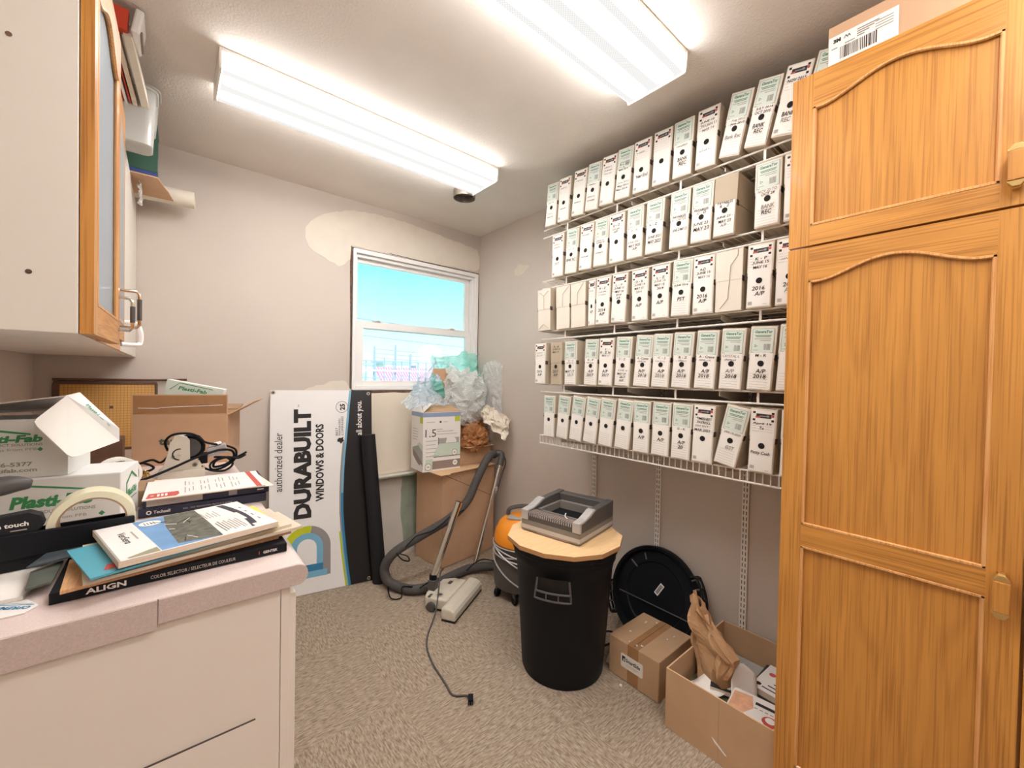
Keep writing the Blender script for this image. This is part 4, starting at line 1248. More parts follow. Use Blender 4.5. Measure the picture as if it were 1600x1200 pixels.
b.text('Plasti-Fab', -0.158, 0.080, M['brandgreen'], fr, w=0.116, h=0.017, z=0.0006, bold=0.05, shear=0.2)
b.text('PRODUCT SOLUTIONS', -0.135, 0.072, M['printgrey'], fr, w=0.094, h=0.006, z=0.0006, bold=0.02)
b.text('Leading ideas from PFB', -0.165, 0.060, M['printgrey'], fr, w=0.115, h=0.007, z=0.0006)
b.prism([(-0.050, 0.0635), (-0.045, 0.0685), (-0.040, 0.0635), (-0.045, 0.0585)], 0, 0.0006, M['brandgreen'], fr)
b.text('888-446-5377', -0.155, 0.026, M['printgrey'], fr, w=0.098, h=0.010, z=0.0006, bold=0.03)
b.text('plastifab.com', -0.135, 0.011, M['printgrey'], fr, w=0.085, h=0.011, z=0.0006, bold=0.03)
b.build('print', pu, local=True)
# lid propped open, its end flap hanging forward
def w2l(p, t):
    return t.matrix_basis.inverted() @ Vector(p)
lidw = MB()
A = (-0.224, 1.335, 1.178); B = (-0.166, 1.335, 1.092); Cc = (-0.092, 1.395, 1.118); D = (-0.166, 1.450, 1.236); E_ = (-0.184, 1.412, 1.230)
Cu = (-0.0925, 1.400, 1.148)
def rnd(poly, r=0.012):
    out = []
    n = len(poly)
    for i in range(n):
        p = Vector(poly[i]); a = (Vector(poly[i - 1]) - p); c = (Vector(poly[(i + 1) % n]) - p)
        for t in (1, 0.45, 0.12, 0):
            pass
        out += [p + a.normalized() * r, p + (a.normalized() + c.normalized()) * r * 0.28, p + c.normalized() * r]
    return out
flap = rnd([A, B], 0.0)[:0]
pa, pb = Vector(A), Vector(B)
fl = [pa + (Vector(E_) - pa).normalized() * 0.012, pa + ((Vector(E_) - pa).normalized() + (pb - pa).normalized()) * 0.003, pa + (pb - pa).normalized() * 0.012,
      pb + (pa - pb).normalized() * 0.012, pb + ((pa - pb).normalized() + (Vector(Cc) - pb).normalized()) * 0.003, pb + (Vector(Cc) - pb).normalized() * 0.012, Vector(Cc), Vector(E_)]
lidw.add([w2l(p, pu) for p in fl], [tuple(range(len(fl)))], M['paper'])
lidw.add([w2l(p, pu) for p in (E_, Cc, Cu, D)], [(0, 1, 2, 3)], M['pfwhite'])
lid_b = [(-0.44, 1.452, 1.190), E_, D, (-0.155, 1.53, 1.190), (-0.41, 1.575, 1.182)]
lidw.add([w2l(p, pu) for p in lid_b], [tuple(range(len(lid_b)))], M['paper'])
lo_ = lidw.build('lid', pu, local=True, solid=0.0025)
b = MB()
fr = frame(w2l((Vector(E_) * 0.82 + Vector(Cc) * 0.18) + Vector((0.006, -0.004, 0.006)), pu), w2l(Cc, pu) - w2l(E_, pu), w2l(D, pu) - w2l(E_, pu))
b.text('Plasti-Fab', 0.012, 0.004, M['brandgreen'], fr, w=0.050, h=0.009, z=0.0012, bold=0.04)
b.rect(0.072, 0.080, 0.004, 0.012, M['brandgreen'], fr, 0.0012)
b.build('print', pu, local=True)

# masking tape ring and a scrap behind the lower box
tr = thing('tape_ring', 'white tape ring standing behind the sample boxes', 'tape', (-0.105, 1.565, CT + 0.093), (0, 0, math.radians(20)))
b = MB(); b.lathe([(0.040, -0.018), (0.047, -0.018), (0.047, 0.018), (0.040, 0.018), (0.040, -0.018)], M['paper'], 32, RX(PI / 2), cap0=False, cap1=False)
b.build('ring', tr, local=True, smooth=True)
sc = thing('carton', 'small brown carton behind the lower sample box', 'box', (-0.13, 1.60, CT), (0, 0, YAW))
b = MB(); b.box(-0.13, 0.10, -0.045, 0.10, 0, 0.0455, M['kraftin']); b.build('board', sc, local=True, bevel=0.002)

# hand tape dispenser
td = thing('tape_dispenser', 'black tape dispenser with a wide roll of clear tape', 'tape dispenser', (-0.110, 1.185, CT + 0.0068), (0, 0, math.radians(4)))
b = MB()
b.box(-0.24, 0.056, -0.022, -0.016, 0.022, 0.070, M['black'])
b.box(-0.24, 0.056, 0.048, 0.054, 0.022, 0.060, M['black'])
b.box(-0.24, -0.07, -0.016, 0.048, 0.0, 0.026, M['black'])
b.box(0.050, 0.056, -0.016, 0.048, 0.022, 0.060, M['navy'])
b.build('tray', td, local=True, bevel=0.003)
b = MB()
RO, RI = 0.0645, 0.0515
b.lathe([(RI, -0.026), (RO - 0.0005, -0.026), (RO, -0.022), (RO, 0.022), (RO - 0.0005, 0.026), (RI, 0.026)], M['tapeclear'], 48, TR(-0.006, 0.016, RO) @ RX(PI / 2), cap0=False, cap1=False)
b.build('tape_roll', td, local=True, smooth=True)
b = MB()
b.lathe([(RI - 0.0005, -0.026), (RI - 0.0005, 0.026), (RI - 0.003, 0.026), (RI - 0.003, -0.026), (RI - 0.0005, -0.026)], M['kraftin'], 36, TR(-0.006, 0.016, RO) @ RX(PI / 2), cap0=False, cap1=False)
b.build('tape_core', td, local=True, smooth=True)
b = MB()
b.prism([(-0.215, 0.066), (-0.080, 0.066), (-0.070, 0.080), (-0.074, 0.098), (-0.090, 0.107), (-0.140, 0.102), (-0.225, 0.108)], -0.012, 0.012, M['blackmat'], frame((0, -0.004, 0), (1, 0, 0), (0, 0, 1)))
b.tube([(-0.235, 0.002, 0.118), (-0.17, 0.002, 0.148), (-0.115, 0.004, 0.158), (-0.088, 0.006, 0.155)], [0.020, 0.022, 0.017, 0.008], M['dgrey'], 10, smooth=4)
b.tube([(-0.20, 0.0, 0.10), (-0.205, 0.002, 0.13)], 0.012, M['black'], 8)
b.build('handle', td, local=True, smooth=True, bevel=0.002)
b = MB()
fr = frame((0, -0.0168, 0), (1, 0, 0), (0, 0, 1))
b.text('one touch', -0.142, 0.082, M['paper'], fr, w=0.052, h=0.0085, z=0.0006, bold=0.03)
b.rect(-0.148, -0.126, 0.0925, 0.0945, M['redink'], fr, 0.0006)
b.rect(-0.112, -0.092, 0.0745, 0.0765, M['rule'], fr, 0.0006)
b.build('print', td, local=True)

# white sample pack, envelope, chips
def flat(name, label, cat, pts, z0, z1, m, group=None, side=None):
    cx = sum(p[0] for p in pts) / len(pts); cy = sum(p[1] for p in pts) / len(pts)
    t = thing(name, label, cat, (cx, cy, z0), group=group)
    b = MB(); b.prism([(p[0] - cx, p[1] - cy) for p in pts], 0, z1 - z0, m, side=side)
    b.build('sheet', t, local=True)
    return t
flat('sample_pack', 'thick pack of white sheets under the tape dispenser', 'paper', [(-0.452, 1.05), (-0.182, 1.028), (-0.158, 1.27), (-0.452, 1.29)], CT, CT + 0.006, M['paper'])
en = flat('envelope', 'white envelope with blue lettering at the worktop end', 'envelope', [(-0.40, 1.040), (-0.176, 1.022), (-0.158, 0.988), (-0.170, 0.968), (-0.40, 0.978)], CT, CT + 0.0016, M['white'])
b = MB()
c = en.matrix_basis.translation
fr = frame((-0.168 - c.x, 0.976 - c.y, 0.0019), (-0.55, 0.35, 0), (-0.35, -0.55, 0))
b.text('OPREMA', 0.004, -0.013, M['dblue'], fr, w=0.050, h=0.010, bold=0.04)
b.rect(0.006, 0.056, -0.018, -0.016, M['dblue'], fr)
b.rect(0.012, 0.058, -0.0215, -0.0205, M['dblue'], fr)
b.build('print', en, local=True)
zz = CT + 0.0065
flat('sample_chip', 'slate grey sample chip sticking out of the brochure stack', 'sample chip', [(-0.190, 1.095), (-0.10, 1.125), (-0.09, 1.19), (-0.172, 1.175)], zz + 0.0222, zz + 0.0252, M['slate'], 'loose sample chips')
flat('sample_chip', 'grey-green sample chip under the slate chip beside the brochure stack', 'sample chip', [(-0.178, 1.018), (-0.150, 1.03), (-0.150, 1.13), (-0.186, 1.10)], zz + 0.0105, zz + 0.0140, M['slateg'], 'loose sample chips')

# colour selector and what lies on it
al = thing('colour_selector', 'black colour selector book at the bottom of the front stack', 'book', (0.0255, 0.978, CT))
b = MB()
b.box(-0.1715, 0.1715, 0, 0.225, 0, 0.002, M['black']); b.box(-0.1715, 0.1715, 0, 0.225, 0.0165, 0.0185, M['black'])
b.box(-0.1715, 0.1715, 0, 0.003, 0.002, 0.0165, M['black'])
b.build('cover', al, local=True, bevel=0.0008)
MB().box(-0.168, 0.168, 0.0035, 0.22, 0.0022, 0.0163, M['pages']).build('pages', al, local=True)
fr = frame((0, -0.0003, 0), (1, 0, 0), (0, 0, 1))
MB().text('ALIGN', -0.130, 0.0045, M['paper'], fr, w=0.050, h=0.0095, bold=0.03, z=0.0003).build('spine_lettering', al, local=True)
MB().text('COLOR SELECTOR / SELECTEUR DE COULEUR', -0.048, 0.0055, M['rule'], fr, w=0.128, h=0.0062, z=0.0003, bold=0.01).build('spine_lettering', al, local=True)
MB().text('GENTEK', 0.128, 0.006, M['paper'], fr, w=0.026, h=0.0055, z=0.0003, bold=0.02).text('|', 0.120, 0.006, M['redink'], fr, w=0.0012, h=0.0065, z=0.0003).build('spine_lettering', al, local=True)
z = CT + 0.0187
def quad4(fl, fr_, br, bl): return [fl, fr_, br, bl]
LAY = [('siding_sample', 'tan wood-grain siding sample just above the black colour selector', 'siding sample', [(-0.132, 0.964), (0.188, 1.012), (0.170, 1.15), (-0.140, 1.115)], 0.006, M['wood2']),
       ('siding_sample', 'brown wood-grain siding sample above the tan one in the front stack', 'siding sample', [(-0.085, 0.962), (0.212, 1.010), (0.190, 1.16), (-0.105, 1.125)], 0.006, M['wood1']),
       ('siding_sample', 'lower of the two beige siding samples in the front stack', 'siding sample', [(-0.104, 0.945), (0.235, 1.012), (0.212, 1.15), (-0.128, 1.12)], 0.006, M['sidebeige']),
       ('siding_sample', 'upper beige siding sample directly beneath the teal folder', 'siding sample', [(-0.098, 0.950), (0.215, 1.020), (0.195, 1.17), (-0.125, 1.13)], 0.006, M['sidebeige'])]
for nme, lb, ct_, pts, th, m in LAY:
    flat(nme, lb, ct_, pts, z + 0.0002, z + th, m, 'siding samples in the front stack'); z += th + 0.0002
te = flat('folder', 'teal folder beneath the top brochure', 'folder', [(-0.094, 0.930), (0.183, 1.020), (0.160, 1.185), (-0.142, 1.100)], z + 0.0002, z + 0.0036, M['teal'])
c = te.matrix_basis.translation
fr = frame((-0.094 - c.x, 0.930 - c.y, 0.0037), (0.277, 0.09, 0), (-0.09, 0.277, 0))
b = MB(); b.prism([(0.02, 0.02), (0.05, 0.012), (0.06, 0.03), (0.03, 0.045)], 0, 0.0002, M['redink'], fr); b.prism([(0.045, 0.012), (0.09, 0.016), (0.10, 0.03), (0.055, 0.028)], 0, 0.0004, M['paper'], fr)
b.build('print', te, local=True)
z += 0.0038
flat('leaflet', 'yellow and white leaflet just beneath the top brochure', 'leaflet', [(-0.02, 0.962), (0.188, 1.008), (0.165, 1.19), (-0.05, 1.14)], z + 0.0002, z + 0.0030, M['yellow']); z += 0.0032
br_ = thing('brochure', 'thick white brochure with a blue cover picture on top of the front stack', 'brochure', (-0.062, 0.938, z + 0.0002), (0, 0, math.radians(13.5)))
BWd, BDp = 0.253, 0.222
b = MB(); b.box(0, BWd, 0, BDp, 0, 0.011, M['pages'], top=M['white']); b.build('pages', br_, local=True)
fr = TR(0, 0, 0.0111)
b = MB()
b.rect(0.058, 0.150, 0.004, BDp - 0.002, M['skyblue'], fr)
b.poly([(0.085, 0.02), (0.152, 0.004), (0.160, 0.12), (0.165, BDp - 0.002), (0.110, BDp - 0.002), (0.095, 0.14)], M['photo'], fr, 0.0002)
for k in range(9):
    rn = random.Random(k)
    x, y = 0.09 + rn.random() * 0.055, 0.03 + rn.random() * 0.15
    b.tube([(x, y, 0.0004), (x + rn.uniform(-.03, .03), y + rn.uniform(-.03, .03), 0.0004)], 0.0008, M['paper'] if k % 2 else M['ink'], 4, fr)
b.disc(0.080, BDp - 0.035, 0.018, M['paper'], fr, 0.0005, 20, sy=1.0)
for k in range(4): b.rect(0.070 + 0.005 * k, 0.072 + 0.005 * k, BDp - 0.045, BDp - 0.028, M['inkgrey'], fr, 0.0007)
fv = frame((0.012, BDp - 0.06, 0.0112), (0, -1, 0), (1, 0, 0))
b.text('VerSera', 0.0, 0.012, M['ink'], fv, w=0.075, h=0.012, z=0.0003, bold=0.01)
b.rect(0.005, 0.06, 0.031, 0.034, M['rule'], fv, 0.0003)
b.poly([(0.012, 0.01), (0.056, 0.03), (0.056, 0.004), (0.014, 0.004)], M['sage'], fr, 0.0003)
b.rect(0.0, 0.003, 0.0, BDp, M['rule'], fr, 0.0003)
for k in range(8):
    b.rect(0.163 + 0.0055 * k, 0.1655 + 0.0055 * k, 0.02 + (k % 3) * 0.005, 0.085 + (k % 2) * 0.01, M['inkgrey'] if k in (0, 1) else M['rule'], fr, 0.0003)
for k in range(5):
    b.rect(0.163 + 0.006 * k, 0.1650 + 0.006 * k, 0.13, 0.18 - (k % 2) * 0.015, M['rule'], fr, 0.0003)
pts = [(0.213 + 0.010 * math.sin(PI * t / 12), 0.01 + 0.205 * t / 12) for t in range(13)]
b.add([(p[0] - 0.007, p[1], 0.0003) for p in pts] + [(p[0] + 0.007, p[1], 0.0003) for p in pts], [(i, 13 + i, 14 + i, i + 1) for i in range(12)], M['navy'], fr)
fv = frame((0.224, BDp - 0.04, 0.0112), (0, -1, 0), (1, 0, 0))
b.rect(0.05, 0.11, -0.010, -0.004, M['paper'], fv, 0.0005)
b.rect(0.155, 0.175, -0.012, -0.002, M['paper'], fv, 0.0005)
for k in range(4): b.rect(0.236, 0.239, 0.05 + 0.035 * k, 0.065 + 0.035 * k, M['inkgrey'], fr, 0.0003)
b.build('cover_print', br_, local=True)

# binders behind
for k, (zl, dxx, lb) in enumerate(((CT, 0, 'navy binder at the bottom of the rear stack with lettered spine'), (CT + 0.0232, 0.008, 'navy binder with grey spine card directly under the red and white pamphlet'))):
    t = thing('binder', lb, 'binder', (-0.058 + dxx, 1.420, zl), (0, 0, math.radians(-3 + 2.5 * k)))
    b = MB()
    b.box(0, 0.285, 0, 0.22, 0, 0.0025, M['navy']); b.box(0, 0.285, 0, 0.22, 0.0205, 0.023, M['navy']); b.box(0, 0.285, 0, 0.003, 0.0025, 0.0205, M['navy'])
    b.build('cover', t, local=True, bevel=0.001)
    MB().box(0.004, 0.28, 0.0035, 0.214, 0.003, 0.020, M['pages']).build('pages', t, local=True)
    fr = frame((0, -0.0004, 0), (1, 0, 0), (0, 0, 1))
    b = MB()
    if k == 0:
        b.disc(0.021, 0.0115, 0.0055, M['paper'], fr, 0.0002, 14, 0.003)
        b.text('Techsell', 0.030, 0.0075, M['paper'], fr, w=0.034, h=0.008, z=0.0002, bold=0.02)
        MB().text('2022 - 2023 RESIDENTIAL PRODUCT GUIDE', 0.09, 0.009, M['rule'], fr, w=0.11, h=0.0045, z=0.0002).build('spine_print', t, local=True)
    else:
        b.rect(0.008, 0.125, 0.004, 0.019, M['rule'], fr, 0.0002)
        MB().rect(0.185, 0.205, 0.005, 0.018, M['sgrey'], fr, 0.0002).build('spine_label', t, local=True)
        MB().rect(0.255, 0.272, 0.009, 0.013, M['paper'], fr, 0.0002).build('spine_label', t, local=True)
    b.build('spine_print', t, local=True)
zt = CT + 0.0464
flat('paper_sheets', 'cream and orange paper sheets beneath the red and white pamphlet', 'paper', [(-0.045, 1.44), (0.243, 1.385), (0.225, 1.60), (-0.03, 1.65)], zt, zt + 0.002, M['creampaper'])
pm = thing('pamphlet', 'white pamphlet with a red logo block on the navy binders', 'pamphlet', (-0.050, 1.395, zt + 0.0022), (0, 0, math.radians(-1.5)))
b = MB(); b.box(0, 0.272, 0, 0.222, 0, 0.003, M['pages'], top=M['white']); b.build('pages', pm, local=True)
fr = TR(0, 0, 0.0031)
b = MB()
b.poly([(0.006, 0.010), (0.068, 0.010), (0.074, 0.03), (0.072, 0.062), (0.010, 0.062)], M['redink'], fr)
for k in range(3): b.rect(0.028 + 0.008 * k, 0.033 + 0.008 * k, 0.022, 0.050, M['paper'], fr, 0.0002)
b.disc(0.018, 0.036, 0.004, M['paper'], fr, 0.0002)
for k in range(15):
    if k % 4 != 3:
        b.rect(0.085 + 0.009 * k, 0.0875 + 0.009 * k, 0.03 + (k % 3) * 0.01, 0.10 - (k % 2) * 0.02, M['rule'], fr)
        b.rect(0.085 + 0.009 * k, 0.0872 + 0.009 * k, 0.12, 0.18 - (k % 3) * 0.012, M['inkgrey'] if k % 5 == 0 else M['rule'], fr)
b.poly([(0.250, 0.0), (0.264, 0.0), (0.254, 0.222), (0.240, 0.222)], M['redink'], fr)
b.build('cover_print', pm, local=True)

# brown carton with raised flaps
bb = thing('carton', 'open brown carton with a taped front flap on the worktop', 'box', (-0.110, 2.203, CT), (0, 0, math.radians(-16.6)))
hb = 0.205
local_box(bb, 0, 0.318, 0, 0.245, 0, hb, 0.004, M['kraft2'], M['kraftin'])
b = MB(); b.box(0, 0.318, 0.0005, 0.0045, hb + 0.0005, hb + 0.082, M['kraft2']); f1 = b.build('flap', bb, local=True)
b = MB(); b.prism([(0.0, 0.0), (0.245, 0.0), (0.225, 0.110), (0.02, 0.110)], 0, 0.004, M['kraft2'], frame((0.3185, 0, hb), (0, 1, 0), (0.86, 0, 0.50))); b.build('flap', bb, local=True)
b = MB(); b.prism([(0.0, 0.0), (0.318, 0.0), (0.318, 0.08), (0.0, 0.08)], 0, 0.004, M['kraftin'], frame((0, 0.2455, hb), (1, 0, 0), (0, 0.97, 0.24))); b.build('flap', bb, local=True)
fr = frame((0, -0.0006, 0), (1, 0, 0), (0, 0, 1))
b = MB()
b.rect(0.004, 0.314, hb + 0.004, hb + 0.078, M['tape'], frame((0, -0.0002, 0), (1, 0, 0), (0, 0, 1)), 0.0002)
b.tube([(0.02, 0.0, hb + 0.028), (0.08, 0.0, hb + 0.026), (0.10, 0.0, hb + 0.030), (0.30, 0, hb + 0.038)], 0.0012, M['paper'], 5, frame((0, -0.001, 0), (1, 0, 0), (0, 1, 0)) @ TR(0, 0, 0))
b.scribble(0.21, hb + 0.034, 0.05, 0.008, M['ink'], fr, 0.0006, 9, 0.0006)
b.build('tape', bb, local=True)
b = MB()
b.text('tarkett', 0.085, 0.082, M['slateg'], fr, w=0.130, h=0.030, z=0.0006, bold=0.05)
b.text('flooring', 0.12, 0.066, M['slateg'], fr, w=0.10, h=0.009, z=0.0006)
b.build('print', bb, local=True)
ip = thing('sample_box', 'white and mint sample box leaning inside the open brown carton', 'box', (0.00, 2.235, CT + 0.006), (0, math.radians(12), math.radians(-16)))
b = MB(); b.box(-0.075, 0.13, 0, 0.05, 0.026, 0.335, M['pfwhite']); b.build('carton', ip, local=True, bevel=0.002)
fr = frame((0, -0.0006, 0), (1, 0, 0), (0, 0, 1))
b = MB()
b.rect(-0.073, 0.128, 0.225, 0.333, M['mint'], fr)
b.text('Plasti-Fab', -0.03, 0.300, M['brandgreen'], fr, w=0.10, h=0.016, z=0.0006, bold=0.03, shear=0.2)
b.prism([(-0.055, 0.295), (-0.03, 0.327), (0.09, 0.322), (0.09, 0.325), (-0.03, 0.330), (-0.059, 0.295)], 0, 0.0005, M['brandgreen'], fr)
b.build('print', ip, local=True)

# clamp-like cord reel
dv = thing('cord_reel', 'beige mounting arm wound with black cord on the worktop', 'cord reel', (-0.028, 1.860, CT), (0, 0, math.radians(-3)))
b = MB(); b.box(0, 0.132, 0, 0.085, 0, 0.030, M['beigeplastic']); b.build('base', dv, local=True, bevel=0.003)
b = MB()
side = [(0.010, 0.030), (0.028, 0.095), (0.033, 0.130), (0.044, 0.147), (0.060, 0.153), (0.080, 0.148), (0.088, 0.136), (0.090, 0.030)]
b.prism(side, 0, 0.006, M['beigeplastic'], frame((0, 0.012, 0), (1, 0, 0), (0, 0, 1)))
b.prism([(0.044, 0.147), (0.060, 0.153), (0.080, 0.148), (0.080, 0.142), (0.060, 0.147), (0.044, 0.141)], -0.050, 0.0, M['beigeplastic'], frame((0, 0.012, 0), (1, 0, 0), (0, 0, 1)))
b.prism([(0.088, 0.030), (0.088, 0.066), (0.100, 0.070), (0.116, 0.060), (0.122, 0.046), (0.122, 0.030)], 0, 0.006, M['beigeplastic'], frame((0, 0.012, 0), (1, 0, 0), (0, 0, 1)))
b.build('bracket', dv, local=True, bevel=0.001)
b = MB()
fr = frame((0, 0.0055, 0), (1, 0, 0), (0, 0, 1))
b.tube([(0.060 + 0.019 * math.cos(a), 0.088 + 0.019 * math.sin(a), 0.0005) for a in [math.radians(80 + 9 * k) for k in range(22)]], 0.0022, M['ink'], 5, fr)
b.disc(0.060, 0.088, 0.006, M['chrome'], fr, 0.0012, 12); b.disc(0.042, 0.082, 0.005, M['galv'], fr, 0.0012, 12); b.disc(0.103, 0.047, 0.008, M['galv'], fr, 0.0012, 14); b.disc(0.103, 0.047, 0.004, M['dgrey'], fr, 0.0016, 12)
b.build('knobs', dv, local=True)
b = MB(); b.lathe([(0.034, 0), (0.034, 0.040)], M['dgrey'], 24, TR(0.086, 0.066, 0.106) @ RX(PI / 2)); b.build('drum', dv, local=True, smooth=True)
b = MB()
coil = []
for k in range(150):
    a = k * 0.42
    rr = 0.041 + 0.004 * math.sin(k * .7)
    coil.append((0.086 + rr * math.cos(a), 0.026 + 0.040 * ((k / 150 * 3) % 1), 0.106 + rr * math.sin(a)))
b.tube(coil, 0.0036, M['black'], 6)
b.tube([(0.026, 0.035, 0.100), (0.020, 0.020, 0.135), (0.045, 0.004, 0.160), (0.095, 0.004, 0.158), (0.130, 0.02, 0.125), (0.165, 0.03, 0.112), (0.20, 0.05, 0.100), (0.228, 0.06, 0.080), (0.225, 0.06, 0.045), (0.19, 0.05, 0.020), (0.155, 0.06, 0.012), (0.150, 0.09, 0.03), (0.185, 0.10, 0.05), (0.225, 0.09, 0.045), (0.265, 0.08, 0.066)], 0.0040, M['black'], 7, smooth=6)
b.tube([(-0.075, -0.035, 0.006), (-0.02, -0.03, 0.022), (0.04, -0.018, 0.045), (0.10, -0.012, 0.072), (0.15, 0.0, 0.088), (0.185, 0.02, 0.092), (0.215, 0.05, 0.080), (0.222, 0.06, 0.055), (0.20, 0.06, 0.030), (0.16, 0.05, 0.024), (0.165, 0.03, 0.05), (0.20, 0.03, 0.06), (0.235, 0.05, 0.05), (0.26, 0.06, 0.06)], 0.0044, M['black'], 7, smooth=6)
b.tube([(0.12, 0.05, 0.03), (0.15, 0.03, 0.016), (0.19, 0.03, 0.010), (0.218, 0.05, 0.028), (0.20, 0.08, 0.05), (0.16, 0.09, 0.055)], 0.0040, M['black'], 7, smooth=6)
b.tube([(-0.055, 0.10, 0.05), (-0.02, 0.09, 0.062), (0.005, 0.08, 0.052), (0.03, 0.07, 0.08)], 0.0040, M['black'], 7, smooth=5)
b.build('cord', dv, local=True, smooth=True)
b = MB()
b.box(0.138, 0.200, 0.030, 0.066, -0.018, 0.018, M['silver'], TR(0, 0, 0.088) @ TR(0.17, 0, 0) @ RY(-0.25) @ TR(-0.17, 0, 0))
b.box(0.150, 0.188, 0.028, 0.068, 0.018, 0.026, M['vinyl'], TR(0, 0, 0.090) @ TR(0.17, 0, 0) @ RY(-0.25) @ TR(-0.17, 0, 0))
b.box(0.112, 0.140, 0.024, 0.060, 0.044, 0.082, M['black'])
b.build('motor', dv, local=True, bevel=0.004)
br2 = thing('brass_fittings', 'small brass fittings and black wire between carton and sample box', 'fittings', (-0.055, 1.90, CT))
b = MB()
for k, (x, y, r) in enumerate(((-0.02, 0.05, 0.012), (0.0, 0.03, 0.009), (-0.035, 0.02, 0.008), (-0.008, 0.065, 0.007))):
    b.lathe([(r * .4, 0), (r, 0.002), (r, 0.010), (r * .6, 0.016), (r * .6, 0.024), (r * .3, 0.026)], M['brass'], 8, TR(x, y, 0))
b.build('fittings', br2, local=True)
b = MB(); b.tube([(-0.05, 0.0, 0.006), (-0.045, 0.06, 0.02), (-0.02, 0.10, 0.045), (0.015, 0.085, 0.03), (0.0, 0.11, 0.012), (-0.05, 0.11, 0.006)], 0.004, M['black'], 6, smooth=6); b.build('wire', br2, local=True, smooth=True)

# gridded yellow board with dark frame, leaning on the window wall
gb = thing('gridded_board', 'yellow gridded board in a dark brown frame leaning on the window wall', 'board', (-0.215, 2.700, CT), (math.radians(-7), 0, 0))
b = MB(); b.box(-0.165, 0.165, 0.004, 0.010, 0.012, 0.318, M['gridboard']); b.build('panel', gb, local=True)
b = MB()
for a in ((-0.182, 0.172, 0.0, 0.012), (-0.182, 0.172, 0.316, 0.330)):
    b.box(a[0], a[1], 0.0, 0.014, a[2], a[3], M['frameb'])
b.box(-0.182, -0.163, 0.0, 0.014, 0.012, 0.316, M['frameb']); b.box(0.163, 0.172, 0.0, 0.014, 0.012, 0.316, M['frameb'])
b.rect(0.0, 0.014, 0.20, 0.212, M['gapdark'], frame((0, 0.0035, 0), (1, 0, 0), (0, 0, 1)))
b.build('frame', gb, local=True, bevel=0.003)
b = MB(); b.tube([(-0.185, 0.004, 0.338), (0.16, 0.004, 0.338), (0.29, 0.004, 0.342)], 0.006, M['frameb'], 8); b.build('rod', gb, local=True, smooth=True)
db = thing('carton', 'small dark brown carton in front of the gridded board', 'box', (-0.20, 2.02, CT))
b = MB(); b.box(-0.16, 0.075, 0, 0.12, 0, 0.135, M['frameb']); b.build('board', db, local=True, bevel=0.002)

# ------------------------------------------------------------------ dealer sign leaning under the window
sg = thing('dealer_sign', 'tall white and black dealer sign standing on end against the window wall', 'sign', (0.434, 2.612, 0.003))
sd = Vector((0.984, -0.177, 0)); td = Vector((0.017, 0.134, 1.19)).normalized()
SF = frame((0, 0, 0), sd, td)        # x = across the sign, y = up the sign, outward toward the room is -z of x cross y
SF = frame((0, 0, 0), sd, td)
nrm = sd.cross(td)
W_, H_ = 0.570, 1.198
b = MB(); b.prism([(0, 0), (W_, 0), (W_, H_), (0, H_)], -0.005, 0, M['signwhite'], SF); b.build('board', sg, local=True)
SF = frame(tuple(nrm.normalized() * 0.0), sd, td)
e = 0.0006
pr = MB()
cur = [(1.198, .447), (1.10, .437), (0.98, .427), (0.874, .417), (0.78, .408), (0.676, .401), (0.56, .397), (0.442, .397), (0.33, .404), (0.207, .415), (0.10, .427), (0.0, .440)]
pr.poly([(s, t) for t, s in cur] + [(W_, 0), (W_, H_)], mat('sign_black', (27, 26, 29), 0.3), SF, e)
def strip(t0, t1, wd, off, m, z):
    c = [(t, s) for t, s in cur if t1 <= t <= t0]
    pr.poly([(s - off, t) for t, s in c] + [(s - off - wd, t) for t, s in c[::-1]], m, SF, z)
strip(1.2, 0.56, 0.013, 0.0, M['lblue'], e)
strip(0.90, 0.0, 0.011, 0.012, M['sgrey'], e)
strip(0.56, 0.0, 0.014, 0.0, M['dblue'], e * 1.2)
strip(0.34, 0.0, 0.010, 0.015, M['lblue'], e * 1.4)
strip(0.34, 0.0, 0.010, 0.022, M['lime'], e * 1.6)
# D emblem
def arc(cx, cy, r0, r1, a0, a1, m, z, n=18):
    A = [math.radians(a0 + (a1 - a0) * k / n) for k in range(n + 1)]
    pr.poly([(cx + r1 * math.cos(a), cy + r1 * math.sin(a)) for a in A] + [(cx + r0 * math.cos(a), cy + r0 * math.sin(a)) for a in A[::-1]], m, SF, z)
cx, cy = 0.196, 0.262
arc(cx, cy, 0.086, 0.128, -2, 78, M['sgrey'], e)
arc(cx, cy, 0.086, 0.128, 78, 182, M['lime'], e)
arc(cx, cy, 0.052, 0.087, -2, 182, M['lblue'], e * 1.3)
pr.rect(cx + 0.086, cx + 0.128, 0.092, cy, M['sgrey'], SF, e)
pr.rect(cx + 0.052, cx + 0.087, 0.16, cy, M['lblue'], SF, e * 1.3)
pr.rect(cx - 0.128, cx - 0.086, 0.092, cy, M['lime'], SF, e)
pr.rect(cx - 0.087, cx - 0.052, 0.16, cy, M['lblue'], SF, e * 1.3)
pr.rect(cx - 0.087, cx + 0.087, 0.125, 0.165, M['dblue'], SF, e * 1.5)
pr.rect(cx - 0.128, cx + 0.110, 0.090, 0.126, M['lblue'], SF, e * 1.6)
pr.build('graphics', sg, local=True)
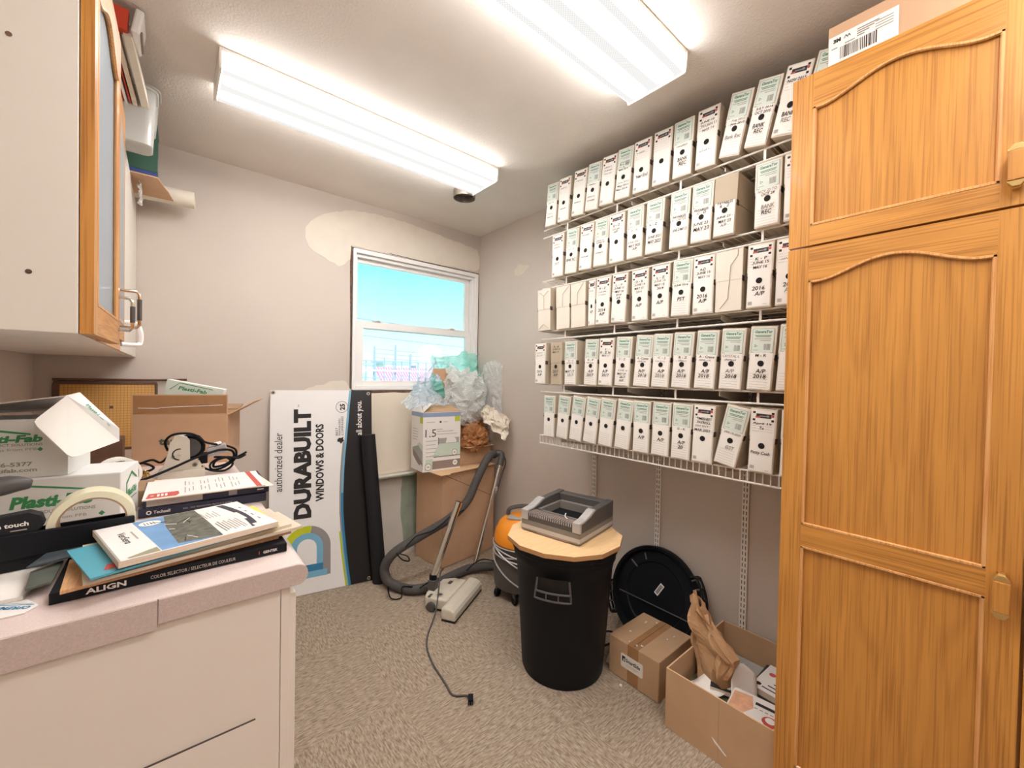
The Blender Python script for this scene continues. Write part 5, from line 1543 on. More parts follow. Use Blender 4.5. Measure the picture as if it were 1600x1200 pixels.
# lettering runs up the sign: text x = up, text y = toward the left edge
def up_text(mb, s, base, t0, t1, cap, m, bold=0.0):
    o = SF @ Vector((base, t0, 0))
    mb.text(s, 0, 0, m, frame(o, td, -sd), w=t1 - t0, h=cap, z=0, bold=bold)
fz = nrm.normalized() * 0.0012
SF = frame(tuple(fz), sd, td)
def phrase(txt, base, t0, t1, cap, m, bold=0.0):
    mb = MB(); up_text(mb, txt, base, t0, t1, cap, m, bold)
    return mb
phrase('DURABUILT', 0.220, 0.437, 1.083, 0.095, M['ink'], 0.055).build('lettering', sg, local=True)
phrase('WINDOWS & DOORS', 0.288, 0.526, 0.990, 0.046, M['ink'], 0.035).build('lettering', sg, local=True)
phrase('authorized dealer', 0.066, 0.606, 0.946, 0.040, M['ink'], 0.0).build('lettering', sg, local=True)
phrase('TM', 0.152, 1.095, 1.110, 0.009, M['ink']).build('lettering', sg, local=True)
phrase('all about you.', 0.520, 0.911, 1.130, 0.046, M['white'], 0.012).build('lettering', sg, local=True)
bdg = phrase('25', 0.408, 1.072, 1.112, 0.030, M['ink'], 0.04)
bdg.disc(0.390, 1.092, 0.036, M['ink'], SF, 0, 28, 0.0338)
bdg.build('badge', sg, local=True)
bdg = MB()
for k, w_ in enumerate(('BEST', 'MANAGED', 'COMPANIES')):
    up_text(bdg, w_, 0.366 + 0.0165 * k, 0.915, 0.915 + (0.05, 0.105, 0.118)[k], 0.0125, M['ink'])
bdg.prism([(0.362, 0.888), (0.372, 0.900), (0.384, 0.898), (0.398, 0.905), (0.396, 0.890), (0.404, 0.880), (0.392, 0.874), (0.384, 0.862), (0.376, 0.874), (0.364, 0.876)], 0, 0.0002, M['ink'], SF)
bdg.build('badge', sg, local=True)
for s, t in ((0.014, 1.184), (0.550, 1.176), (0.545, 0.017)):
    g = MB(); g.disc(s, t, 0.011, M['chrome'], SF, 0.0006, 16, 0.005); g.disc(s, t, 0.005, M['ink'], SF, 0.0004, 12); g.build('grommet', sg, local=True)

rl = thing('black_roll', 'black rolled sheet standing in front of the dealer sign', 'roll', (1.022, 2.470, 0.001))
b = MB()
b.tube([(0, 0, 0), (-0.055, 0.085, 0.915)], 0.043, M['blackmat'], 24)
b.build('sheet', rl, local=True, smooth=True)

# ------------------------------------------------------------------ corner cartons
tb_o = Vector((1.413, 2.382, 0.0)); tu = Vector((0.323, 0.045, 0)).normalized(); tv = Vector((-0.045, 0.323, 0)).normalized()
tya = math.atan2(tu.y, tu.x)
tb = thing('carton', 'tall brown carton standing in the window corner', 'box', (tb_o.x, tb_o.y, 0.001), (0, 0, tya))
b = MB(); b.box(0, 0.490, 0, 0.300, 0, 0.640, M['kraft2']); b.build('carton', tb, local=True, bevel=0.003)
fr = frame((0, -0.0006, 0), (1, 0, 0), (0, 0, 1))
b = MB()
b.tube([(0.006, 0.632, 0), (0.47, 0.40, 0)], 0.0012, M['ink'], 4, fr)
b.scribble(0.105, 0.575, 0.075, 0.026, M['seam'], fr, 0.0004, 12, 0.0014)
b.build('print', tb, local=True)
b = MB()
b.prism([(-0.055, -0.045), (0.02, -0.055), (0.03, -0.035), (0.48, -0.028), (0.49, 0.28), (-0.030, 0.29)], 0.6402, 0.6442, M['kraftedge'])
b.build('flap', tb, local=True)

mb_ = thing('mattress_pad_box', 'white and grey printed 1.5 inch box on the tall carton below the window', 'box', (1.306, 2.470, 0.6465), (0, 0, math.radians(-3)))
bw, bd, bh = 0.285, 0.190, 0.402
b = MB()
wl = 0.003
b.box(0, bw, 0, wl, 0, bh, M['white']); b.box(0, bw, bd - wl, bd, 0, bh, M['white']); b.box(0, wl, wl, bd - wl, 0, bh, M['white']); b.box(bw - wl, bw, wl, bd - wl, 0, bh, M['white'])
b.box(wl, bw - wl, wl, bd - wl, 0, wl, M['white'])
b.build('carton', mb_, local=True)
b = MB(); b.prism([(0, 0), (bw, 0), (bw - 0.03, 0.10), (0.03, 0.10)], 0, 0.003, M['kraft'], frame((0, 0.001, bh), (1, 0, 0), (0, 0.93, 0.36))); b.build('flap', mb_, local=True)
b = MB(); b.prism([(0, 0), (bd, 0), (bd, 0.09), (0, 0.09)], 0, 0.003, M['white'], frame((0.0, bd, bh), (0, -1, 0), (0.75, 0, 0.66))); b.build('flap', mb_, local=True)
fr = frame((0, -0.0006, 0), (1, 0, 0), (0, 0, 1))
b = MB()
b.rect(0, bw, bh - 0.032, bh - 0.003, M['paleblue'], fr)
b.rect(bw - 0.046, bw - 0.006, bh - 0.068, bh - 0.032, M['limegreen'], fr, 0.0002)
b.disc(0.128, bh - 0.068, 0.008, M['dgrey'], fr, 0.0002, 14)
b.rect(0.024, 0.085, bh - 0.070, bh - 0.066, M['rule'], fr, 0.0002); b.rect(0.15, 0.185, bh - 0.070, bh - 0.067, M['rule'], fr, 0.0002)
b.text('1.5', 0.016, bh - 0.168, M['dgrey'], fr, w=0.080, h=0.052, z=0.0003, bold=0.0)
b.text('inches', 0.102, bh - 0.122, M['dgrey'], fr, w=0.042, h=0.009, z=0.0003)
b.text('thick mattress topper', 0.102, bh - 0.138, M['dgrey'], fr, w=0.130, h=0.010, z=0.0003)
b.rect(0.102, 0.26, bh - 0.153, bh - 0.150, M['rule'], fr, 0.0002)
for k in range(5): b.rect(0.022, 0.10 - 0.007 * (k % 2), bh - 0.196 - 0.026 * k, bh - 0.193 - 0.026 * k, M['sgrey'], fr, 0.0002)
b.poly([(0.085, bh - 0.275), (0.120, bh - 0.215), (bw, bh - 0.215), (bw, bh - 0.305), (0.075, bh - 0.305)], M['mintprint'], fr, 0.0002)
b.rect(0.115, bw - 0.01, bh - 0.218, bh - 0.180, M['cardgrey'], fr, 0.0003)
b.poly([(0.17, bh - 0.215), (0.18, bh - 0.175), (0.22, bh - 0.170), (0.25, bh - 0.19), (0.255, bh - 0.215)], M['white'], fr, 0.0004)
b.rect(0.112, 0.117, bh - 0.225, bh - 0.175, M['dgrey'], fr, 0.0004)
b.rect(0.08, bw, bh - 0.309, bh - 0.305, M['dgrey'], fr, 0.0003)
b.rect(0.07, bw, 0.012, 0.068, M['taupe'], fr, 0.0002)
b.poly([(0.012, 0.004), (0.07, 0.004), (0.075, 0.085), (0.022, 0.085)], M['mintprint'], fr, 0.0002)
for x, y, r in ((0.040, 0.032, 0.024), (bw - 0.040, 0.045, 0.022), (bw - 0.045, bh - 0.285, 0.022)):
    b.disc(x, y, r, M['dgrey'], fr, 0.0005, 20); b.disc(x, y, r * .9, M['white'], fr, 0.0007, 20); b.rect(x - r * .4, x + r * .4, y - 0.002, y + 0.002, M['dgrey'], fr, 0.0009)
b.build('print', mb_, local=True)
fr = frame((-0.0006, bd, 0), (0, -1, 0), (0, 0, 1))
b = MB()
b.rect(0, bd, bh - 0.032, bh - 0.003, M['paleblue'], fr)
b.rect(bd - 0.05, bd - 0.004, bh - 0.075, bh - 0.032, M['limegreen'], fr, 0.0002)
for k in range(5): b.rect(0.02, 0.10 + 0.012 * (k % 2), bh - 0.12 - 0.018 * k, bh - 0.117 - 0.018 * k, M['rule'], fr, 0.0002)
b.poly([(0.02, 0.15), (0.12, 0.175), (bd, 0.135), (bd, 0.02), (0.10, 0.055), (0.03, 0.10)], M['cardgrey'], fr, 0.0002)
b.poly([(0.09, 0.175), (0.14, 0.20), (bd, 0.18), (bd, 0.135), (0.12, 0.175)], M['mintprint'], fr, 0.0003)
b.poly([(0.03, 0.10), (0.10, 0.055), (bd, 0.02), (bd, 0.06), (0.12, 0.10), (0.035, 0.14)], M['taupe'], fr, 0.0003)
b.disc(bd - 0.025, 0.03, 0.022, M['white'], fr, 0.0005, 18)
b.build('print', mb_, local=True)

sc2 = thing('carton', 'small open brown carton on the tall carton in the corner, filled with packing paper', 'box', (1.620, 2.520, 0.6465), (0, 0, math.radians(2)))
local_box(sc2, 0, 0.300, 0, 0.205, 0, 0.142, 0.004, M['kraft2'], M['kraftin'])
b = MB(); b.prism([(0, 0), (0.300, 0), (0.27, 0.075), (0.03, 0.082)], 0, 0.004, M['kraftedge'], frame((0, 0.002, 0.142), (1, 0, 0), (0, -0.97, -0.05))); b.build('flap', sc2, local=True)
cst = thing('cardboard_sheet', 'torn brown cardboard sheet standing up behind the printed box', 'cardboard', (1.600, 2.668, 0.6465))
cf = MB()
cf.prism([(0.0, 0.0), (0.125, 0.0), (0.092, 0.43), (0.032, 0.705), (-0.115, 0.702), (-0.112, 0.655), (-0.078, 0.668), (-0.040, 0.62), (-0.010, 0.54), (0.004, 0.44)], 0, 0.004, M['kraft2'], frame((0, 0, 0), (1, 0.02, 0), (0, 0.01, 1)))
cf.build('board', cst, local=True)

def crumple(name, label, cat, m, fn, nx, ny, amp, s, seed, parent=None, group=None, loc=(0, 0, 0), ridge=True, thick=0.0):
    t = thing(name, label, cat, loc, group=group)
    b = MB()
    def g(u, v):
        p = Vector(fn(u, v))
        q = Vector((u * 3.1, v * 3.1, seed))
        d = Vector((crease(q, s, seed) - 0.5, crease(q, s, seed + 11) - 0.5, crease(q, s, seed + 23) - 0.5)) if ridge else Vector((nz(q, s, seed), nz(q, s, seed + 11), nz(q, s, seed + 23)))
        f2 = Vector((nz(q, s * 3.3, seed + 3), nz(q, s * 3.3, seed + 5), nz(q, s * 3.3, seed + 7))) * 0.35
        return p + (d + f2) * amp
    v, f = sheet(nx, ny, g)
    lo = Vector(loc)
    b.add([p - lo for p in v], f, m)
    o = b.build('sheet', t, local=True, solid=thick)
    return t
def lump(name, label, cat, m, cx, cy, cz, rx, ry, rz, amp, s, seed, nu=56, nv=32, squash=1.0, v0=0.0):
    """a bunched-up sheet: a closed crumpled shell, creased in folds and small facets."""
    t = thing(name, label, cat, (cx, cy, cz - rz))
    b = MB()
    def g(u, v):
        a = 2 * PI * u; e = PI * (v0 + (1 - v0) * v)
        d = Vector((math.cos(a) * math.sin(e), math.sin(a) * math.sin(e), -math.cos(e)))
        q = d * 1.4
        k = 1 + amp * ((crease(q, s, seed) - 0.5) + 0.45 * (crease(q, s * 2.3, seed + 7) - 0.5) + 0.25 * nz(q, s * 6, seed + 3))
        return Vector((d.x * rx * k, d.y * ry * k, d.z * rz * k + rz))
    v, f = sheet(nu, nv, g)
    b.add(v, f, m)
    b.build('sheet', t, local=True)
    return t
lump('packing_paper', 'crumpled brown packing paper filling the small corner carton', 'packing paper', M['brownpaper'], 1.775, 2.622, 0.868, 0.130, 0.085, 0.115, 0.55, 1.6, 2.0)
lump('packing_paper', 'second crumpled ball of brown packing paper at the front of the corner carton', 'packing paper', M['brownpaper'], 1.735, 2.490, 0.842, 0.105, 0.055, 0.080, 0.55, 1.6, 9.0)
crumple('packing_paper', 'cream packing paper hanging to the wall beside the bubble wrap', 'packing paper', M['creampaper'],
        lambda u, v: (1.815 + 0.098 * v ** 0.9 - 0.075 * u * (1 - .3 * v), 2.455 - 0.16 * v - 0.01 * u + 0.02 * math.sin(6 * v), 1.085 - 0.125 * v - 0.105 * u * (0.7 + .3 * v) + 0.018 * math.sin(9 * u + 2 * v)), 34, 34, 0.022, 1.8, 4.0, loc=(1.85, 2.45, 0.90))
def wrap(label, m, x0, x1, z0, z1, y, bulge, seed, fold=0.03, bub=0.0026, n=100, ragged=0.05, sag=0.0):
    """bubble wrap: a hanging sheet with loose vertical folds, a ragged hem and rows of round bubbles."""
    t = thing('bubble_wrap', label, 'bubble wrap', ((x0 + x1) / 2, y, z0))
    b = MB()
    W, Hh = x1 - x0, z1 - z0
    def g(u, v):
        f = crease(Vector((u * 2.6, v * 1.6, seed)), 1.5, seed) - .5 + 0.5 * (crease(Vector((u * 3.2, v * 3.6, seed)), 2.4, seed + 6) - .5)
        f2 = nz(Vector((u * 6, v * 5, seed)), 1.2, seed + 4)
        zz = z0 + Hh * v + ragged * (nz(Vector((u * 3.2, 0, seed)), 1.3, seed + 2) * (1 - v) + nz(Vector((u * 4, 3, seed)), 1.3, seed + 9) * v * 1.3) - sag * (2 * u - 1) ** 2
        s_ = u * W / 0.011; q = v * Hh / 0.0095
        s_ += 0.5 * (int(q) % 2)
        hx, hy = (s_ % 1) - .5, (q % 1) - .5
        bb = max(0.0, 1 - (hx * hx + hy * hy) * 5.5) ** 0.5
        return Vector((x0 + W * u + fold * 0.5 * f2 - (x0 + x1) / 2, -bulge * math.sin(PI * min(1, max(0, u))) ** 0.7 * (0.6 + 0.4 * math.sin(PI * v)) - fold * f - fold * .6 * f2 - bub * bb, zz - z0))
    v, f = sheet(n, int(n * 1.15), g)
    b.add(v, f, m)
    b.build('sheet', t, local=True)
wrap('clear bubble wrap bunched up above the corner carton', M['bubble'], 1.585, 1.890, 0.965, 1.335, 2.600, 0.085, 6.0, fold=0.042, bub=0.006, ragged=0.06)
wrap('second clear sheet of bubble wrap behind the bunched wrap', M['bubble'], 1.570, 1.860, 1.060, 1.345, 2.655, 0.03, 12.0, fold=0.034, bub=0.005, ragged=0.06)
crumple('bubble_wrap', 'sheet of clear bubble wrap against the right wall behind the bunched wrap', 'bubble wrap', M['bubble'],
        lambda u, v: (1.900 + 0.034 * u, 2.62 - 0.20 * u, 0.97 + 0.42 * v + 0.03 * math.sin(3 * u)), 30, 40, 0.008, 2.0, 3.0, loc=(1.89, 2.6, 1.0))
wrap('pale green bubble wrap with teal sky light in its colour, standing before the window', M['skylitfilm'], 1.485, 1.925, 1.130, 1.475, 2.712, 0.030, 8.0, fold=0.034, bub=0.003, n=80, ragged=0.05)
crumple('bubble_wrap', 'pale blue bubble wrap hanging over the printed box below the window', 'bubble wrap', M['bluefilm'],
        lambda u, v: (1.225 + 0.31 * u * (1 - 0.15 * v), 2.500 + 0.13 * v, 1.066 + 0.105 * math.sin(PI * u * 0.8) * (0.35 + 0.65 * v) + 0.05 * v), 34, 22, 0.018, 1.8, 5.0, loc=(1.38, 2.55, 1.066))
crumple('bubble_wrap', 'pale blue bubble wrap rising in front of the window glass', 'bubble wrap', M['bluefilm'],
        lambda u, v: (1.345 + 0.17 * u + 0.03 * v * u, 2.715 + 0.012 * math.sin(6 * u), 1.13 + (0.08 + 0.24 * u) * v), 30, 30, 0.022, 1.6, 15.0, loc=(1.45, 2.715, 1.15))

# ------------------------------------------------------------------ vacuum cleaner and its power head
vc = thing('vacuum_cleaner', 'orange and grey canister vacuum with its hose and leaning chrome wand', 'vacuum cleaner', (1.640, 1.835, 0.0))
c = Vector((1.640, 1.835, 0))
b = MB()
b.lathe([(0.138, 0.058), (0.160, 0.066), (0.166, 0.10), (0.166, 0.165), (0.160, 0.180), (0.155, 0.30), (0.152, 0.312)], M['dgrey'], 40)
b.build('tank', vc, local=True, smooth=True)
b = MB()
b.lathe([(0.158, 0.313), (0.166, 0.322), (0.166, 0.345), (0.158, 0.385), (0.138, 0.425), (0.105, 0.455), (0.06, 0.474), (0.0, 0.480)], M['orange'], 40, cap0=True, cap1=False)
b.build('motor_cover', vc, local=True, smooth=True)
b = MB()
b.tube([(-0.06, 0.06, 0.468), (-0.05, 0.05, 0.505), (0.02, -0.01, 0.520), (0.08, -0.06, 0.500), (0.09, -0.07, 0.452)], 0.013, M['dgrey'], 8, smooth=5)
b.build('handle', vc, local=True, smooth=True)
b = MB()
b.box(-0.09, -0.03, -0.02, 0.07, 0.462, 0.474, M['silver'], RZ(0.6)); b.build('switch_plate', vc, local=True, bevel=0.003)
b = MB()
for k, (zz_, tl, r) in enumerate(((0.300, 0.02, 0.164), (0.285, -0.05, 0.166), (0.268, 0.06, 0.168), (0.250, 0.03, 0.169), (0.272, 0.09, 0.171), (0.235, 0.10, 0.170))):
    b.tube([(r * math.cos(a), r * math.sin(a), zz_ - tl * 0.5 + tl * math.cos(a - 3.4 + .3 * k) - (0.03 if k == 5 else 0)) for a in [2 * PI * q / 40 for q in range(41)]], 0.0042, M['silver'], 6, caps=False)
b.build('mains_cord', vc, local=True, smooth=True)
for a in (160, 215, 280, 35, 100):
    x, y = 0.148 * math.cos(math.radians(a)), 0.148 * math.sin(math.radians(a))
    w = MB()
    w.lathe([(0.012, 0), (0.012, 0.030)], M['dgrey'], 10, TR(x, y, 0.040))
    w.lathe([(0.024, -0.010), (0.026, -0.006), (0.026, 0.006), (0.024, 0.010)], M['black'], 18, TR(x, y, 0.0265) @ RZ(math.radians(a + 40)) @ RX(PI / 2))
    w.build('caster', vc, local=True, smooth=True)
HP = [(1.855, 2.395, 0.722), (1.80, 2.365, 0.735), (1.735, 2.345, 0.690), (1.648, 2.335, 0.562), (1.574, 2.330, 0.440), (1.432, 2.335, 0.345), (1.245, 2.34, 0.282), (1.105, 2.345, 0.235), (1.040, 2.365, 0.185),
      (1.015, 2.385, 0.115), (1.025, 2.36, 0.050), (1.055, 2.29, 0.031), (1.105, 2.205, 0.031), (1.170, 2.175, 0.031), (1.290, 2.182, 0.031), (1.400, 2.205, 0.031), (1.520, 2.215, 0.033), (1.600, 2.16, 0.045), (1.640, 2.06, 0.075), (1.645, 1.99, 0.11)]
b = MB(); b.tube([Vector(p) - c for p in HP], 0.0285, M['hose'], 12, smooth=6)
b.build('hose', vc, local=True, smooth=True)
b = MB()
def loopw(p, r, n=16, a0=0, a1=300, tilt=0.4):
    return [(p[0] + r * math.cos(math.radians(a)), p[1] + 0.02 * math.sin(math.radians(a * 2)), p[2] + r * 0.6 * math.sin(math.radians(a))) for a in [a0 + (a1 - a0) * k / n for k in range(n + 1)]]
for pts in ([(1.52, 2.29, 0.40), (1.42, 2.295, 0.375), (1.36, 2.29, 0.345), (1.29, 2.295, 0.312), (1.22, 2.30, 0.305), (1.17, 2.295, 0.30), (1.11, 2.30, 0.25)],
            [(1.06, 2.32, 0.22), (1.09, 2.30, 0.18), (1.13, 2.29, 0.165), (1.12, 2.29, 0.195), (1.08, 2.31, 0.215)],
            [(1.02, 2.33, 0.03), (0.995, 2.28, 0.03), (0.99, 2.22, 0.010), (1.04, 2.20, 0.008), (1.06, 2.23, 0.05), (1.10, 2.18, 0.060)],
            [(1.13, 2.15, 0.055), (1.20, 2.13, 0.085), (1.25, 2.12, 0.075), (1.27, 2.13, 0.03)],
            [(1.47, 2.17, 0.05), (1.52, 2.16, 0.085), (1.60, 2.17, 0.090), (1.66, 2.10, 0.085), (1.70, 2.05, 0.10)]):
    b.tube([Vector(p) - c for p in pts], 0.0038, M['black'], 6, smooth=6)
b.build('power_cable', vc, local=True, smooth=True)
wb_, wt_ = Vector((1.612, 2.276, 0.012)), Vector((1.880, 2.345, 0.700))
mid = wb_.lerp(wt_, 0.52)
b = MB()
b.tube([wb_ - c, mid - c], 0.0165, M['chrome'], 14); b.tube([mid - c, wb_.lerp(wt_, 0.97) - c], 0.0145, M['chrome'], 14)
b.tube([wb_.lerp(wt_, 0.50) - c, wb_.lerp(wt_, 0.525) - c], 0.0185, M['chrome'], 14)
b.build('wand', vc, local=True, smooth=True)
b = MB()
b.tube([wb_.lerp(wt_, 0.93) - c, wt_ + Vector((0.006, 0.004, 0.018)) - c, Vector((1.882, 2.372, 0.733)) - c, Vector((1.862, 2.39, 0.728)) - c], 0.024, M['dgrey'], 12, smooth=5)
b.build('wand_grip', vc, local=True, smooth=True)
b = MB()
b.tube([wb_.lerp(wt_, 0.66) + Vector((0.02, -.018, 0)) - c, wb_.lerp(wt_, 0.72) + Vector((0.0, -.022, 0)) - c], 0.012, M['silver'], 8)
b.build('wand_catch', vc, local=True, smooth=True)
b = MB(); b.tube([Vector(p) - c for p in ((1.895, 2.33, 0.715), (1.905, 2.325, 0.66), (1.86, 2.315, 0.58), (1.80, 2.29, 0.47))], 0.003, M['black'], 6, smooth=6); b.build('wand_wire', vc, local=True, smooth=True)

hd = thing('powered_carpet_brush', 'beige vacuum power head with an upright chrome tube and cord', 'vacuum brush', (1.152, 1.797, 0.0), (0, 0, math.atan2(0.194, 0.317)))
b = MB()
b.prism([(0.0, 0.008), (0.0, 0.045), (0.010, 0.060), (0.030, 0.070), (0.066, 0.074), (0.086, 0.070), (0.086, 0.008)], 0, 0.365, M['beigeplastic'], frame((0, 0, 0), (0, 1, 0), (0, 0, 1)))
b.build('brush_housing', hd, local=True, bevel=0.012, seg=3)
b = MB()
b.prism([(0.072, 0.086), (0.325, 0.086), (0.325, 0.165), (0.285, 0.225), (0.12, 0.240), (0.072, 0.222)], 0.012, 0.072, M['beigeplastic']); b.build('body', hd, local=True, bevel=0.010, seg=3)
b = MB(); b.box(0.004, 0.361, 0.004, 0.082, 0.0, 0.010, M['blackmat']); b.box(0.08, 0.32, 0.088, 0.22, 0.004, 0.0125, M['blackmat']); b.build('base_plate', hd, local=True)
b = MB()
b.lathe([(0.012, -0.010), (0.024, -0.009), (0.026, 0), (0.024, 0.009), (0.012, 0.010)], M['dgrey'], 20, TR(0.062, 0.180, 0.026) @ RY(PI / 2)); b.build('wheel', hd, local=True, smooth=True)
b = MB()
b.lathe([(0.012, -0.010), (0.024, -0.009), (0.026, 0), (0.024, 0.009), (0.012, 0.010)], M['dgrey'], 20, TR(0.336, 0.180, 0.026) @ RY(PI / 2)); b.build('wheel', hd, local=True, smooth=True)
b = MB()
b.disc(0.115, 0.150, 0.020, M['silver'], None, 0.0735, 18); b.disc(0.115, 0.150, 0.012, M['dgrey'], None, 0.074, 14); b.box(0.24, 0.272, 0.15, 0.168, 0.072, 0.076, M['dgrey']); b.box(0.074, 0.105, 0.19, 0.205, 0.066, 0.074, M['dgrey'])
b.build('controls', hd, local=True)
b = MB()
b.box(-0.026, 0.026, -0.022, 0.022, -0.012, 0.058, M['dgrey'], TR(0.160, 0.222, 0.070) @ RX(0.05)); b.tube([(0.160, 0.222, 0.12), (0.162, 0.222, 0.155)], 0.022, M['black'], 12)
b.build('swivel_neck', hd, local=True, bevel=0.004)
b = MB()
inv = hd.matrix_basis.inverted()
pA = inv @ Vector((1.176, 2.075, 0.135)); pA = Vector((0.162, 0.222, 0.140)); pB = inv @ Vector((1.260, 2.110, 0.0)); 
top = inv @ Vector((1.325, 2.045, 0.552))
b.tube([pA, top], 0.0195, M['chrome'], 18, caps=False); b.tube([pA, top], 0.0175, M['slot'], 18, caps=False)
b.tube([top - (top - pA).normalized() * 0.03, top], 0.0215, M['chrome'], 18, caps=False)
b.build('tube', hd, local=True, smooth=True)
b = MB(); b.tube([pA + Vector((0.022, -0.012, 0.02)), pA.lerp(top, 0.5) + Vector((0.022, -0.012, 0)), pA.lerp(top, 0.8) + Vector((0.024, -0.010, 0))], 0.003, M['grey'], 6); b.build('tube_wire', hd, local=True)
CORD = [(1.205, 2.09, 0.150), (1.185, 2.05, 0.155), (1.155, 1.97, 0.10), (1.125, 1.92, 0.03), (1.105, 1.86, 0.005), (1.03, 1.78, 0.005), (0.985, 1.735, 0.005), (0.930, 1.66, 0.005), (0.885, 1.60, 0.005)]
def fl(px):  # floor points of the cord, metres
    return px
CORD = [(1.247, 2.085, 0.160), (1.215, 2.06, 0.150), (1.165, 1.99, 0.105), (1.115, 1.930, 0.030), (1.060, 1.875, 0.006), (0.995, 1.800, 0.005), (0.945, 1.715, 0.005), (0.915, 1.605, 0.005), (0.905, 1.530, 0.005), (0.897, 1.460, 0.005), (0.888, 1.405, 0.005), (0.897, 1.382, 0.005), (0.925, 1.360, 0.006), (0.938, 1.338, 0.010)]
b = MB(); b.tube([inv @ Vector(p) for p in CORD], 0.0040, M['dgrey'], 7, smooth=6); b.build('cord', hd, local=True, smooth=True)
b = MB()
pf = inv @ frame((0.938, 1.338, 0.012), (-0.035, -0.05, 0), (0, 0, 1))
b.prism([(0, -0.009), (0.006, -0.012), (0.030, -0.010), (0.036, -0.010), (0.036, 0.010), (0.030, 0.010), (0.006, 0.012), (0, 0.009)], -0.010, 0.010, M['black'], pf)
for s in (-0.005, 0.005):
    b.box(0.036, 0.052, -0.003, 0.003, s - 0.0008, s + 0.0008, M['galv'], pf)
b.build('plug', hd, local=True)

# ------------------------------------------------------------------ bin, plywood top, binding machine
BX, BY = 1.386, 1.258
bn = thing('waste_bin', 'large round black plastic bin with handles', 'bin', (BX, BY, 0))
b = MB()
b.lathe([(0.168, 0.004), (0.178, 0.0), (0.182, 0.010), (0.186, 0.06), (0.214, 0.46), (0.222, 0.505), (0.228, 0.512), (0.230, 0.540), (0.238, 0.548), (0.240, 0.572), (0.234, 0.577), (0.226, 0.572), (0.218, 0.52), (0.180, 0.02), (0.0, 0.014)], M['black'], 64, cap0=True, cap1=False)
b.build('body', bn, local=True, smooth=True)
for a in (212, 32):
    A = math.radians(a)
    R_ = frame((0, 0, 0), (-math.sin(A), math.cos(A), 0), (0, 0, 1))   # x tangent, y up, z outward
    h = MB()
    def cyl(t, z, out):
        rr = 0.190 + 0.055 * z / 0.55 + out
        return (rr * math.cos(A + t), rr * math.sin(A + t), z)
    # recess and grip
    P0 = [(-0.30, 0.505), (0.30, 0.505), (0.30, 0.425), (0.24, 0.405), (-0.24, 0.405), (-0.30, 0.425)]
    n = 14
    g = []
    for z0_, z1_, o0 in ((0.44, 0.50, -0.004),):
        pass
    h.tube([cyl(-0.27, 0.487, 0.004), cyl(-0.30, 0.42, 0.014)] + [cyl(-0.30 + 0.60 * k / n, 0.405, 0.020) for k in range(n + 1)] + [cyl(0.30, 0.42, 0.014), cyl(0.27, 0.487, 0.004)], 0.0045, M['dgrey'], 8)
    h.tube([cyl(-0.28 + 0.56 * k / n, 0.435, 0.016) for k in range(n + 1)], 0.0045, M['dgrey'], 8)
    for k in range(n):
        t0, t1 = -0.28 + 0.56 * k / n, -0.28 + 0.56 * (k + 1) / n
        h.add([cyl(t0, 0.405, 0.018), cyl(t1, 0.405, 0.018), cyl(t1, 0.437, 0.014), cyl(t0, 0.437, 0.014)], [(0, 1, 2, 3)], M['black'])
        h.add([cyl(t0, 0.437, -0.0035 + 0.010), cyl(t1, 0.437, -0.0035 + 0.010), cyl(t1, 0.492, 0.0065), cyl(t0, 0.492, 0.0065)], [(0, 1, 2, 3)], M['hole'])
    for t in (-0.1, 0.1):
        h.tube([cyl(t, 0.405, 0.021), cyl(t, 0.435, 0.018)], 0.003, M['dgrey'], 6)
    h.build('handle', bn, local=True, smooth=True)
b = MB()
A = math.radians(-32)
for k in range(6):
    t0, t1 = A - 0.07 + 0.022 * k, A - 0.07 + 0.022 * (k + 1)
    def rc(t, z): 
        r = 0.1885 + 0.0285 * (z - 0.06) / 0.40
        return (r * math.cos(t), r * math.sin(t), z)
    b.add([rc(t0, 0.20), rc(t1, 0.20), rc(t1, 0.40), rc(t0, 0.40)], [(0, 1, 2, 3)], M['cardgrey'])
b.build('label', bn, local=True)
pw = thing('plywood_top', 'many-sided plywood board lying on the black bin', 'board', (1.378, 1.252, 0.5775))
b = MB()
rn = random.Random(3)
pol = [(0.254 * math.cos(2 * PI * (k + .35 + rn.uniform(-.12, .12)) / 13) * rn.uniform(.985, 1.01), 0.254 * math.sin(2 * PI * (k + .35) / 13)) for k in range(13)]
b.prism(pol, 0, 0.018, M['plywood'], side=M['plyedge']); b.build('board', pw, local=True)

bmx = thing('binding_machine', 'grey comb binding machine on the plywood board', 'binding machine', (1.252, 1.404, 0.5957), (0, 0, math.atan2(-0.981, 0.194)))
L, D = 0.304, 0.318
b = MB()
b.box(0, L, 0, D, 0.004, 0.050, M['grey'])
b.box(0.01, L - 0.01, 0.01, D - 0.01, 0.0, 0.004, M['black'])
b.build('base', bmx, local=True, bevel=0.004)
b = MB(); b.box(-0.001, L + 0.001, -0.001, D + 0.001, 0.012, 0.030, M['silver']); b.box(0.09, 0.25, -0.0015, 0.0, 0.003, 0.012, M['taupe']); b.build('band', bmx, local=True, bevel=0.001)
b = MB()
b.box(0.030, L - 0.030, 0.002, 0.075, 0.050, 0.084, M['dgrey'])
b.build('punch_bar', bmx, local=True, bevel=0.003)
b = MB()
for k in range(21):
    x = 0.038 + k * 0.0112
    b.prism([(0.006, 0.084), (0.052, 0.084), (0.050, 0.089), (0.014, 0.089)], 0, 0.0055, M['taupe'], frame((x, 0, 0), (0, 1, 0), (0, 0, 1)))
    b.box(x + 0.0062, x + 0.0100, -0.0006, 0.003, 0.072, 0.083, M['silver'])
b.build('comb_fingers', bmx, local=True)
